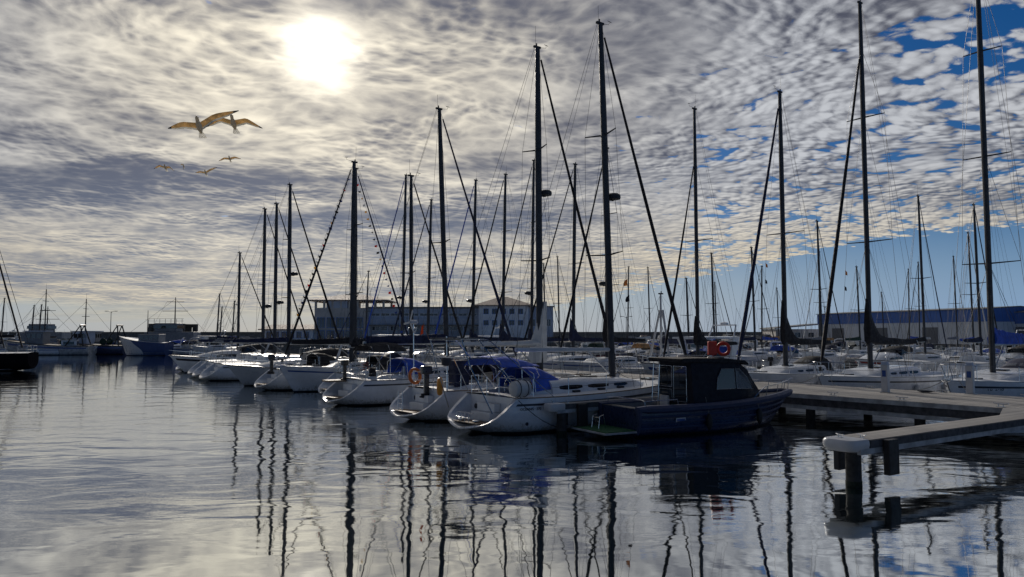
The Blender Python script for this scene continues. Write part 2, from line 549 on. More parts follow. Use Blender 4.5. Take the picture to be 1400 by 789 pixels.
def deck(h, parent, mat, well=None, ns=22, name='deck'):
    bm = BM()
    fr = [-1, -.72, -.48, -.2, 0, .2, .48, .72, 1]
    rows = []; ts = []
    xs0 = h.xz(0, h.sheer(0))
    for k in range(ns + 1):
        t = k / ns; sh = h.sheer(t); bb = h.b(t); x = h.xz(t, sh)
        ts.append(x)
        rows.append([Vector((x, f * bb * .995, sh + .012 + .07 * (1 - f * f) * min(1, bb))) for f in fr])
    vs = [[bm.verts.new(p) for p in r] for r in rows]
    for i in range(ns):
        for k in range(8):
            xm_ = (ts[i] + ts[i + 1]) / 2
            if well and well[0] < xm_ < well[1] and k in (2, 3, 4, 5): continue
            bm.faces.new([vs[i][k], vs[i + 1][k], vs[i + 1][k + 1], vs[i][k + 1]])
    o = link(name, bm, mat, parent, smooth=True)
    for f in o.data.polygons: pass
    return o

def coachroof(h, parent, x0, x1, hgt, det, wmat='window', mat='gelcoat', wfac=.60, slope=.55):
    bm = BM(); rows = []; wins = {1: [], -1: []}; n = 12
    def half(x):
        t = x / h.L
        return min(h.B * wfac, h.b(t) - .38)
    def top(u):
        return hgt * (1 - slope * u ** 1.5) * (1 - sstep((u - .72) / .28) * .93)
    for k in range(n + 1):
        u = k / n; x = lerp(x0, x1, u); w = max(.12, half(x)) * (1 - .45 * sstep((u - .75) / .25)); zz = h.sheer(x / h.L) + .03; q = top(u)
        rows.append([Vector((x, sy * w * fy, zz + q * fz)) for sy, fy, fz in
                     ((1, 1.06, -.1), (1, 1.0, .05), (1, .93, .72), (1, .82, .95), (1, .4, 1.06), (1, 0, 1.09), (-1, .4, 1.06), (-1, .82, .95), (-1, .93, .72), (-1, 1, .05), (-1, 1.06, -.1))])
    loft(bm, rows, cap=True)
    o = link('coachroof', bm, mat, parent, smooth=True)
    # long windows, a few mm proud of the side
    segs = ((.06, .26), (.31, .50), (.55, .68)) if det < 2 else ((.06, .62),)
    for a, b_ in segs:
        for sd in (1, -1):
            wb = BM(); rr = []
            for k in range(5):
                u = lerp(a, b_, k / 4); x = lerp(x0, x1, u); w = max(.12, half(x)); zz = h.sheer(x / h.L) + .03; q = top(u)
                e = .04 * (1 if k in (0, 4) else 0)
                rr.append([Vector((x, sd * (w * lerp(1, .93, fz / .72) + .008), zz + q * fz2)) for fz, fz2 in ((.28 + e * 2, .28 + e * 2), (.60 - e, .60 - e))])
            loft(wb, rr)
            link('window', wb, wmat, o, recalc=False)
    if det < 2:
        hb = BM()
        x = lerp(x0, x1, .5); zz = h.sheer(x / h.L) + .03 + top(.5) * 1.09
        box(hb, x - .22, x + .22, -.24, .24, zz - .02, zz + .045, bevel=.015)
        x = lerp(x0, x1, 1.12); zz = h.sheer(x / h.L) + .08
        box(hb, x - .25, x + .25, -.25, .25, zz - .02, zz + .05, bevel=.015)
        link('hatch', hb, 'window', o)
        for sd in (1, -1):
            gb = BM(); x = lerp(x0, x1, .12)
            pts = [(lerp(x0, x1, u), sd * half(lerp(x0, x1, u)) * .62, h.sheer(lerp(x0, x1, u) / h.L) + .03 + top(u) * 1.06 + (.0 if u in (.12, .6) else .05)) for u in (.12, .14, .3, .45, .58, .6)]
            tube(gb, pts, .014, 5); link('grab_rail', gb, 'teak' if det == 0 else 'steel', o)
        # companionway
        cb = BM(); zz = h.sheer(x0 / h.L)
        box(cb, x0 - .02, x0 + .02, -.30, .30, zz - .3, zz + hgt * .86)
        link('companionway_door', cb, 'varnish' if det == 0 else 'dark_stripe', o)
    return o

def sail_cover(parent, x0, x1, z, h0, h1, mat, tall=0.0, lazy=False):
    """x0 at the mast, x1 at the outer end of the boom; tall = collar up the mast"""
    bm = BM(); rows = []; n = 26; rnd = random.Random(int(abs(x1) * 100) + int(z * 77))
    for k in range(n + 1):
        u = k / n; x = lerp(x0, x1, u)
        hh = lerp(h0, h1, u ** .7) * (1 + rnd.uniform(-.06, .06))
        if tall: hh += tall * max(0, 1 - u / .30) ** 1.7
        w = lerp(.17, .09, u) * (1 + rnd.uniform(-.15, .15))
        dz = -.03 * sin(pi * u) - (.13 if tall else .06)
        rows.append([Vector((x, w * a, z + dz + hh * c)) for a, c in ((0, 0), (.9, .08), (1, .35), (.62, .72), (.16, 1), (-.16, 1), (-.62, .72), (-1, .35), (-.9, .08))])
    loft(bm, rows, closed=True, cap=True)
    return link('sail_cover', bm, mat, parent, smooth=True)

def wire(parent, pts, r=.008, mat='wire', name='stay', n=4):
    bm = BM(); tube(bm, pts, r, n); return link(name, bm, mat, parent)

def rig(h, root, xm, ztop, det, rake=0.3, nsp=2, sp_w=1.0, furl='canvas_navy', furl_r=.055, frac=1.0, boomlen=4.0, boomz=None,
        cover='canvas_navy', ch=(.42, .24), tall=0.0, radar=None, mast_mat='mast_alu', mr=(.12, .075), boom_mat='alu', xf=None, flags=0, wr=.008,
        back=True, topgear=True, vang=True, boom_dir=-1):
    t = xm / h.L; zb = h.sheer(t) + (.35 if det < 3 else .2)
    def ax(z): return xm - rake * (z - zb) / (ztop - zb)
    bm = BM()
    rgs = []
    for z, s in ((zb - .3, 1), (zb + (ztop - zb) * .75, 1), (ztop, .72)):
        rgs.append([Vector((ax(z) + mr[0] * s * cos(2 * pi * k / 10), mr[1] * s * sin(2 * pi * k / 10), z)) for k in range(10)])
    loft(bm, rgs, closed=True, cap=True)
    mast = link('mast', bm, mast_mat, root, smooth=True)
    if topgear:
        g_ = BM(); xt = ax(ztop)
        box(g_, xt - .20, xt + .16, -.05, .05, ztop - .02, ztop + .06)
        tube(g_, [(xt - .05, 0, ztop + .05), (xt - .05, 0, ztop + .18)], .03, 6)
        link('masthead_fitting', g_, 'mast_dark', mast)
        if det < 2:
            g_ = BM()
            tube(g_, [(xt + .1, .03, ztop + .04), (xt + .5, .03, ztop + .10), (xt + .52, .03, ztop + .24)], .009, 4)
            tube(g_, [(xt + .42, .03, ztop + .24), (xt + .62, .03, ztop + .22)], .014, 4)
            link('wind_vane', g_, 'mast_dark', mast)
        wire(mast, [(xt - .1, 0, ztop), (xt - .11, 0, ztop + random.uniform(.5, .95))], .007, 'mast_dark', 'antenna')
    # spreaders
    ch_x = xm - .12; ch_y = h.b(t) - .10; ch_z = h.sheer(t) + .05
    zs = []
    for k in range(nsp):
        f = (k + 1) / (nsp + 1) * (1.02 if nsp > 1 else .96)
        zs.append(lerp(zb, ztop, f))
    for sd in (1, -1):
        tips = []
        for k, z in enumerate(zs):
            w = sp_w * (1 - .16 * k)
            p = Vector((ax(z) - .22, sd * w, z + .05)); tips.append(p)
            b2 = BM(); tube(b2, [(ax(z), sd * .05, z), p], [.038, .022], 6); link('spreader', b2, mast_mat, mast)
        fz = lerp(zb, ztop, frac)
        wire(root, [(ch_x, sd * ch_y, ch_z)] + tips + [(ax(fz), sd * .04, fz - .05)], wr, name='shroud')
        if det < 3 and zs:
            wire(root, [(ch_x - .35, sd * ch_y, ch_z), (ax(zs[0]), sd * .05, zs[0] - .1)], wr, name='shroud')
            if det < 2: wire(root, [(ch_x + .35, sd * ch_y * .98, ch_z), (ax(zs[0]), sd * .05, zs[0] - .15)], wr, name='shroud')
            if nsp > 1: wire(root, [tips[0], (ax(zs[1]), sd * .05, zs[1] - .1)], wr * .9, name='shroud')
    # forestay with furled headsail
    fz = lerp(zb, ztop, frac) - .15
    xf = h.L - .18 if xf is None else xf
    A = Vector((xf, 0, h.sheer(min(1, xf / h.L)) + .12)); Bp = Vector((ax(fz) + .08, 0, fz))
    if furl:
        b2 = BM(); d = Bp - A
        seg = 14; pts = []; rr = []
        for k in range(seg + 1):
            u = k / seg; pts.append(A + d * lerp(.035, .975, u) + Vector((0, 0, -.10 * sin(pi * u))))
            rr.append(furl_r * (1.0 - .55 * u ** 1.3) * random.uniform(.92, 1.06) * (.55 if k in (0,) else 1))
        tube(b2, pts, rr, 7); fo = link('furled_headsail', b2, furl, root, smooth=True)
        if det < 2:
            b2 = BM(); lathe(b2, [(.03, 0), (.09, .02), (.09, .05), (.06, .06), (.06, .14), (.09, .15), (.09, .18), (.03, .2)], 10, Matrix.Translation(A + d.normalized() * .12)); link('furling_drum', b2, 'mast_dark', fo)
    wire(root, [A, Bp], wr, name='forestay')
    if back:
        zt = h.sheer(0) + .1; xs = h.xz(0, h.sheer(0)) + .12
        mid_ = Vector((lerp(xs, ax(ztop), .22), 0, lerp(zt, ztop, .24)))
        wire(root, [(ax(ztop) - .15, 0, ztop), mid_], wr, name='backstay')
        for sd in (1, -1): wire(root, [mid_, (xs, sd * h.b(0) * .8, zt)], wr, name='backstay')
    # halyards beside the mast
    if det < 2:
        for sy, dx in ((.12, .12), (-.13, -.05)):
            wire(root, [(xm + dx + .1, sy, zb), (ax(ztop) + .1 * (1 if dx > 0 else -1), sy * .4, ztop - .1)], .006, 'rope_dark', 'halyard')
    # boom
    if boomlen:
        bz = boomz or zb + .95
        b2 = BM(); e = Vector((xm - boomlen, 0, bz + .05))
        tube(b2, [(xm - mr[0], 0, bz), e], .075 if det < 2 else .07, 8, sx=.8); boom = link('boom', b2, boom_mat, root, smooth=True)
        if cover: sail_cover(boom, xm - mr[0] * .3 + (mr[0] + .12 if tall else 0), xm - boomlen + .15, bz + .07, ch[0], ch[1], cover, tall)
        wire(root, [e, (ax(ztop) - .12, 0, ztop - .1)], .006, name='topping_lift')
        if vang and det < 3:
            b2 = BM(); tube(b2, [(xm - .1, 0, zb + .1), (xm - 1.25, 0, bz - .04)], .03, 6); link('vang', b2, boom_mat, boom)
            b2 = BM(); xx = xm - boomlen * .82
            tube(b2, [(xx, -.03, bz - .05), (xx + .05, -.05, h.sheer(xx / h.L) + .1)], .009, 4)
            tube(b2, [(xx, .03, bz - .05), (xx + .05, .06, h.sheer(xx / h.L) + .1)], .009, 4)
            link('mainsheet', b2, 'rope', boom)
        if cover and det < 2:
            b2 = BM()
            for f in (.35, .7):
                for sd in (1, -1):
                    tube(b2, [(xm - boomlen * f, sd * .08, bz + .05), (ax(lerp(zb, ztop, .5)), sd * .06, lerp(zb, ztop, .5))], .004, 3)
            link('lazy_jack', b2, 'wire', boom)
    if radar:
        z = radar; b2 = BM(); sd = 1
        tube(b2, [(ax(z) + .05, 0, z - .05), (ax(z) + .38, 0, z - .05)], .03, 6)
        lathe(b2, [(.10, -.03), (.25, 0), (.27, .06), (.26, .16), (.18, .22), (.05, .24)], 14, Matrix.Translation((ax(z) + .40, 0, z)))
        link('radar_dome', b2, 'mast_dark', mast, smooth=True)
    if flags:
        for k in range(flags):
            z = lerp(ch_z, zs[0], .80 - .12 * k); y_ = lerp(ch_y, sp_w, .80 - .12 * k) * (-1)
            b2 = BM(); x_ = ax(z) - .15
            a = Vector((x_, y_, z)); loft(b2, [[a, a + Vector((.02, .03, -.24))], [a + Vector((-.12, .04, -.08)), a + Vector((-.11, .06, -.27))], [a + Vector((-.22, 0, -.2)), a + Vector((-.2, .0, -.26))]])
            bmesh.ops.solidify(b2, geom=b2.faces[:], thickness=.004)
            link('pennant', b2, ['canvas_tan', 'rope_dark', 'red_stripe'][k % 3], root)
    return ax, zb

def guard_rails(h, root, det, n=5, t0=.10, t1=.90, push=True, pulp=True):
    hs = .62
    for sd in (1, -1):
        tops = []; mids = []
        for k in range(n):
            t = lerp(t0, t1, k / (n - 1)); sh = h.sheer(t)
            p = Vector((h.xz(t, sh), sd * (h.b(t) - .06), sh)); tops.append(p + Vector((0, 0, hs))); mids.append(p + Vector((0, 0, hs * .5)))
            if det < 3:
                b2 = BM(); tube(b2, [p, p + Vector((0, 0, hs))], .0125, 6); link('stanchion', b2, 'steel', root)
        for ln in ((tops, mids) if det < 2 else (tops,)): wire(root, ln, .006 if det < 2 else .008, name='lifeline')
    if pulp:
        b2 = BM(); L = h.L; ta = t1; tb = .985
        a = [Vector((h.xz(ta, h.sheer(ta)), s * (h.b(ta) - .06), h.sheer(ta) + hs)) for s in (1, -1)]
        nose = [Vector((L + .10, s * .16, h.sheer(1) + hs + .03)) for s in (1, -1)]
        tube(b2, [a[0], lerp(a[0], nose[0], .6) + Vector((0, .05, .02)), nose[0], Vector((L + .2, 0, h.sheer(1) + hs + .03)), nose[1], lerp(a[1], nose[1], .6) + Vector((0, -.05, .02)), a[1]], .0135, 6)
        for s, aa in ((1, 0), (-1, 1)):
            tube(b2, [nose[aa], Vector((L - .35, s * .10, h.sheer(.97)))], .0135, 6)
            tube(b2, [a[aa], a[aa] - Vector((0, 0, hs))], .0135, 6)
            md = lerp(a[aa], nose[aa], .5); tube(b2, [md, Vector((md.x - .05, md.y * .85, h.sheer(.93)))], .0135, 6)
        link('pulpit', b2, 'steel', root)
    if push:
        for s in (1, -1):
            b2 = BM(); sh = h.sheer(0); x0 = h.xz(0, sh); bb = h.b(0)
            t = t0; p1 = Vector((h.xz(t, h.sheer(t)), s * (h.b(t) - .06), h.sheer(t)))
            c = Vector((x0 + .10, s * (bb - .12), sh)); d = Vector((x0 + .10, s * .35, sh))
            for z in (hs, hs * .5):
                v = Vector((0, 0, z)); tube(b2, [p1 + v, c + v + Vector((.15, 0, 0)), c + v + Vector((0, -s * .12, 0)), d + v], .0135, 6)
            tube(b2, [d + Vector((0, 0, hs)), d], .0135, 6); tube(b2, [c + Vector((.02, -s * .05, hs)), c + Vector((.02, -s * .05, 0))], .0135, 6)
            link('pushpit', b2, 'steel', root)

def cockpit(h, root, x0, x1, det, mat='deck_white', wheel=True, sole='teak'):
    w = .48 * h.b(.2); sh = h.sheer(.2)
    bm = BM(); zs = sh - .62
    # open box: inner walls and sole
    prof = [(-w, sh + .16), (-w + .05, sh + .16), (-w + .05, sh - .22), (-w * .45, sh - .22), (-w * .45, zs), (w * .45, zs), (w * .45, sh - .22), (w - .05, sh - .22), (w - .05, sh + .16), (w, sh + .16)]
    loft(bm, [[Vector((x, y, z)) for y, z in prof] for x in (x0, x1)])
    box(bm, x0 - .05, x0, -w, -w * .45, sh - .6, sh + .04); box(bm, x0 - .05, x0, w * .45, w, sh - .6, sh + .04)
    c = link('cockpit', bm, mat, root)
    for sd in (1, -1):
        b2 = BM()
        rows = []
        for k in range(9):
            u = k / 8; x = lerp(x0, x1 + .2, u); hh = .20 * sin(pi * min(1, u * 1.3 + .08)) if u < .7 else .20 + .05 * (u - .7)
            hh = .05 + .17 * sstep(u * 3) 
            rows.append([Vector((x, sd * yy, sh + zz)) for yy, zz in ((w + .20, -.02), (w + .16, hh * .8), (w + .08, hh), (w - .02, hh), (w - .04, -.06))])
        loft(b2, rows, cap=True); link('coaming', b2, mat, c, smooth=True)
        b2 = BM(); lathe(b2, [(.07, 0), (.07, .05), (.05, .08), (.055, .14), (.03, .16)], 10, Matrix.Translation((lerp(x0, x1, .62), sd * (w + .09), sh + .19))); link('winch', b2, 'steel', c)
    if wheel:
        b2 = BM(); xw = lerp(x0, x1, .30)
        box(b2, xw + .03, xw + .25, -.11, .11, zs, sh + .38, bevel=.03); link('steering_pedestal', b2, mat, c)
        b2 = BM(); cc = Vector((xw, 0, sh + .22)); torus(b2, cc, .42, .014, (1, 0, 0), 24, 5)
        for k in range(5): tube(b2, [cc, cc + Vector((0, cos(k * 1.2566) * .42, sin(k * 1.2566) * .42))], .008, 4)
        link('steering_wheel', b2, 'steel', c)
    return c

def canopy_arch(bm, x0, x1, w, z0, ztop, sag=0.06, slope=0.0, sidez=None, n=6, m=9, droop=.25):
    """a cloth roof over hoops: closed thin sheet"""
    rows = []
    for i in range(n + 1):
        u = i / n; x = lerp(x0, x1, u); zt = ztop + slope * u - sag * abs(sin(pi * u * 2)) * .5 - droop * (2 * u - 1) ** 4 * .5
        row = []
        for k in range(m):
            a = lerp(-1, 1, k / (m - 1)); row.append(Vector((x, a * w * (1 - .06 * a * a), lerp(zt, z0, abs(a) ** 3.0))))
        rows.append(row)
    top = loft(bm, rows)
    rows2 = [[p - Vector((0, 0, .02)) for p in r] for r in rows]
    loft(bm, rows2)

def bimini(h, root, x0, x1, w, ztop, mat, slope=0.0):
    t = thing if False else None
    bm = BM(); canopy_arch(bm, x0, x1, w, ztop - .42, ztop, slope=slope)
    o = link('bimini', bm, mat, root, smooth=True, recalc=False)
    sh = h.sheer(.15)
    base = lerp(x0, x1, .5)
    for f in (.04, .5, .96):
        b2 = BM(); x = lerp(x0, x1, f); zt = ztop + slope * f - .03 - (.1 if f != .5 else 0)
        tube(b2, [(base, -w * 1.02, sh + .05), (x, -w * .99, zt - .40), (x, -w * .8, zt - .12), (x, -w * .4, zt - .02), (x, w * .4, zt - .02), (x, w * .8, zt - .12), (x, w * .99, zt - .40), (base, w * 1.02, sh + .05)], .012, 5)
        link('hoop', b2, 'steel', o)
    return o

def sprayhood(h, root, x0, x1, w, hgt, mat, win='clear_plastic'):
    """x0 = aft open edge (high), x1 = front foot"""
    zb = h.sheer(x0 / h.L) + .15; zr = h.sheer(x1 / h.L) + .42
    prof = [(0.0, 1.0), (.18, 1.03), (.42, .96), (.62, .72), (.82, .36), (1.0, .0)]
    rows = []
    for u, f in prof:
        x = lerp(x0, x1, u); row = []
        for k in range(11):
            a = lerp(-1, 1, k / 10); ww = w * (1 - .12 * u)
            zt = lerp(zr if u > .9 else lerp(zb, zr, u), zb + hgt, f) if f > 0 else zr
            zlow = lerp(zb, zr - .12, u)
            row.append(Vector((x, a * ww * (1 - .05 * a * a * f), lerp(max(zt, zlow), zlow, abs(a) ** 3.2))))
        rows.append(row)
    bm = BM(); vs = loft(bm, rows); bmesh.ops.recalc_face_normals(bm, faces=bm.faces[:])
    bmesh.ops.solidify(bm, geom=bm.faces[:], thickness=.02)
    o = link('sprayhood', bm, mat, root, smooth=True)
    # clear panes a little outside the cloth on the front slope
    wb = BM()
    for a0, a1 in ((-.62, -.06), (.06, .62)):
        r2 = []
        for i in (3, 4):
            r2.append([])
            for k in range(5):
                a = lerp(a0, a1, k / 4)
                i0 = (a + 1) * 5; j = int(i0); fr = i0 - j; p = rows[i][j].lerp(rows[i][min(10, j + 1)], fr)
                q = rows[7 - i][j].lerp(rows[7 - i][min(10, j + 1)], fr)
                p = p.lerp(q, .15); r2[-1].append(p + Vector((.025, 0, .03)))
        loft(wb, r2)
    link('window', wb, win, o)
    b2 = BM()
    tube(b2, [(x0 + .02, -w * .97, zb), (x0, -w * .9, zb + hgt * .75), (x0, -w * .5, zb + hgt - .03), (x0, w * .5, zb + hgt - .03), (x0, w * .9, zb + hgt * .75), (x0 + .02, w * .97, zb)], .013, 5)
    link('hoop', b2, 'steel', o)
    return o

def fender(h, root, t, side, mat='fender_white', r=.12, ln=.55):
    sh = h.sheer(t); p = h.pt(t, sh * .45, side, r + .02)
    bm = BM()
    lathe(bm, [(.02, -ln / 2 - .05), (r * .6, -ln / 2), (r, -ln / 2 + .1), (r, ln / 2 - .1), (r * .6, ln / 2), (.025, ln / 2 + .06)], 12, Matrix.Translation(p))
    f = link('fender', bm, mat, root, smooth=True)
    wire(f, [p + Vector((0, 0, ln / 2)), Vector((p.x, side * (h.b(t) - .05), sh + .3))], .007, 'rope', 'fender_line')

def lifebuoy(root, c, axis, mat='orange', R1=.27, r=.062, name='lifebuoy', half=False):
    bm = BM()
    if half: torus(bm, c, R1, r, axis, 20, 8, arc=pi * 1.75, start=pi * .62)
    else: torus(bm, c, R1, r, axis, 24, 8)
    return link(name, bm, mat, root, smooth=True)

def outboard(root, c, s=1.0, mat='engine', rz=0):
    m_ = Matrix.Translation(Vector(c)) @ Matrix.Rotation(rz, 4, 'Z') @ Matrix.Scale(s, 4)
    bm = BM()
    box(bm, -.32, .10, -.13, .13, .02, .36, mtx=m_, bevel=.06)
    box(bm, -.20, .00, -.06, .06, -.75, .05, mtx=m_, bevel=.02)
    box(bm, -.34, .04, -.015, .015, -.80, -.72, mtx=m_)
    lathe(bm, [(.03, -.3), (.07, -.1), (.07, .15), (.03, .22)], 8, m_ @ Matrix.Translation((-.1, 0, -.85)) @ Matrix.Rotation(pi / 2, 4, 'Y'))
    tube(bm, [m_ @ Vector((.08, 0, .2)), m_ @ Vector((.5, .05, .26))], .018 * s, 5)
    return link('outboard_motor', bm, mat, root)

def stern_ladder(root, x, y, z0, z1, w=.32, mat='steel', lean=-.0, n=4):
    bm = BM()
    for s in (-1, 1): tube(bm, [(x, y + s * w / 2, z0), (x + lean, y + s * w / 2, z1)], .013, 6)
    for k in range(n):
        f = (k + .5) / n; tube(bm, [(x + lean * f, y - w / 2, lerp(z0, z1, f)), (x + lean * f, y + w / 2, lerp(z0, z1, f))], .013, 6)
    return link('stern_ladder', bm, mat, root)

def radar_arch(h, root, x, ztop, w=1.05, lean=-.5, depth=.7, mat='steel', panel=True):
    sh = h.sheer(.05); bm = BM()
    for dx_ in (0, depth):
        for s in (1, -1):
            tube(bm, [(x + dx_ - lean, s * (h.b(.05) - .12), sh), (x + dx_ * .8, s * w * .95, ztop - .12), (x + dx_ * .8, s * w * .8, ztop)], .018, 6)
        tube(bm, [(x + dx_ * .8, -w * .8, ztop), (x + dx_ * .8, w * .8, ztop)], .018, 6)
    for s in (1, -1): tube(bm, [(x, s * w * .8, ztop), (x + depth * .8, s * w * .8, ztop)], .016, 6)
    for f in (.45, .75):
        for s in (1, -1): tube(bm, [(x - lean * (1 - f), s * lerp(h.b(.05) - .12, w * .95, f), lerp(sh, ztop, f)), (x + lerp(depth - lean, depth * .8, f), s * lerp(h.b(.05) - .12, w * .95, f), lerp(sh, ztop, f))], .014, 6)
    o = link('stern_arch', bm, mat, root)
    if panel:
        b2 = BM(); box(b2, x - .2, x + depth + .05, -w * .75, w * .75, ztop + .03, ztop + .065, bevel=.01); link('solar_panel', b2, 'window', o)
    return o

GRP_A = 'sailing yachts moored along the near pontoon'
def sailboat(label, loc, rz, L=11, B=1.8, fs=1.12, fb=1.45, hull='gelcoat', det=1, xm=None, ztop=14, stripe_mat='blue_stripe', group=None,
             scoop=True, roof_mat='gelcoat', bim=None, hood=None, name='sailing_yacht', wheel=True, rails=True, bimx=(.5, 2.3, 1.72, 0.0), hull_kw={}, rig_kw={}, roof=(.40, .76), nfend=2, fend='fender_white', cat='sailboat', srake=None):
    root = thing(name, label, cat, loc, rz, group)
    sr = (1.45 if scoop else .10) if srake is None else srake
    h = Hull(L, B, fs, fb, srake=sr, **hull_kw)
    ns = 24 if det < 2 else 14
    h.build(hull, root, ns, 'scoop' if scoop and det < 3 else 'closed')
    if stripe_mat and det < 3: stripe(h, root, .80, .86, stripe_mat, t0=.03)
    xs = h.xz(0, h.sheer(0))
    cw0, cw1 = xs + .35, roof[0] * L - .05
    deck(h, root, 'deck_white', (cw0, cw1) if det < 2 else None, 24 if det < 2 else 12)
    if det < 2: 
        # exact well bounds follow the deck grid
        xsn = [h.xz(k / 24, h.sheer(k / 24)) for k in range(25)]
        xin = [((xsn[k] + xsn[k + 1]) / 2, xsn[k], xsn[k + 1]) for k in range(24)]
        xin = [q for q in xin if cw0 < q[0] < cw1]
        cockpit(h, root, xin[0][1], xin[-1][2], det, wheel=wheel)
    if scoop and det < 3:
        zt = h.sheer(0); bm = BM(); w = h.B * .30
        box(bm, xs - .42, xs + .04, -w, w, .36, .36 + (zt - .36) * .36, bevel=.025)
        box(bm, xs - .20, xs + .045, -w * .9, w * .9, .365 + (zt - .36) * .36, .36 + (zt - .36) * .72, bevel=.025)
        link('stern_step', bm, 'deck_white', root)
        if det < 2:
            bm = BM(); box(bm, .42, xs - .50, -w * 1.3, w * 1.3, .345, .362, bevel=.004)
            link('teak_mat', bm, 'teak', root)
            bm = BM(); 
            for sd in (1, -1): lathe(bm, [(.05, -.01), (.09, 0), (.09, .02), (.03, .025)], 10, Matrix.Translation((xs + .03, sd * w * 1.6, .75)) @ Matrix.Rotation(-pi / 2, 4, 'Y'))
            link('locker_catch', bm, 'dark_stripe', root)
    coachroof(h, root, roof[0] * L, roof[1] * L, .46 if L > 9.5 else .40, det, mat=roof_mat)
    if det < 2:
        bm = BM()
        for sd in (1, -1): tube(bm, [h.pt(t / 20, h.sheer(t / 20) + .02, sd, -.02) for t in range(21)], .018, 5)
        link('toe_rail', bm, 'alu' if det else 'teak', root)
        bm = BM(); x = L - .05; z = h.sheer(1)
        box(bm, x - .35, x + .18, -.06, .06, z + .02, z + .08); tube(bm, [(x - .3, 0, z + .12), (x + .22, 0, z + .06)], .018, 5)
        tube(bm, [(x + .12, -.16, z + .02), (x + .26, 0, z - .06), (x + .12, .16, z + .02)], .03, 5, sx=.5)
        link('anchor', bm, 'steel', root)
    xm = xm if xm is not None else .575 * L
    kw = dict(boomlen=.36 * L, sp_w=B * .55, wr=.008 if det < 2 else .0095, det=min(det, 2))
    kw.update(rig_kw)
    rig(h, root, xm, ztop, **kw)
    if rails: guard_rails(h, root, det, 6 if det < 2 else 4)
    if hood: sprayhood(h, root, roof[0] * L - .75, roof[0] * L + .95, min(1.12, B * .62), .78, hood)
    if bim: bimini(h, root, xs + bimx[0], xs + bimx[1], min(1.15, B * .62), fs + bimx[2], bim, slope=bimx[3])
    for k in range(nfend):
        for sd in (1, -1): fender(h, root, .36 + .22 * k, sd, fend)
    root['_h'] = 0; del root['_h']
    return root, h

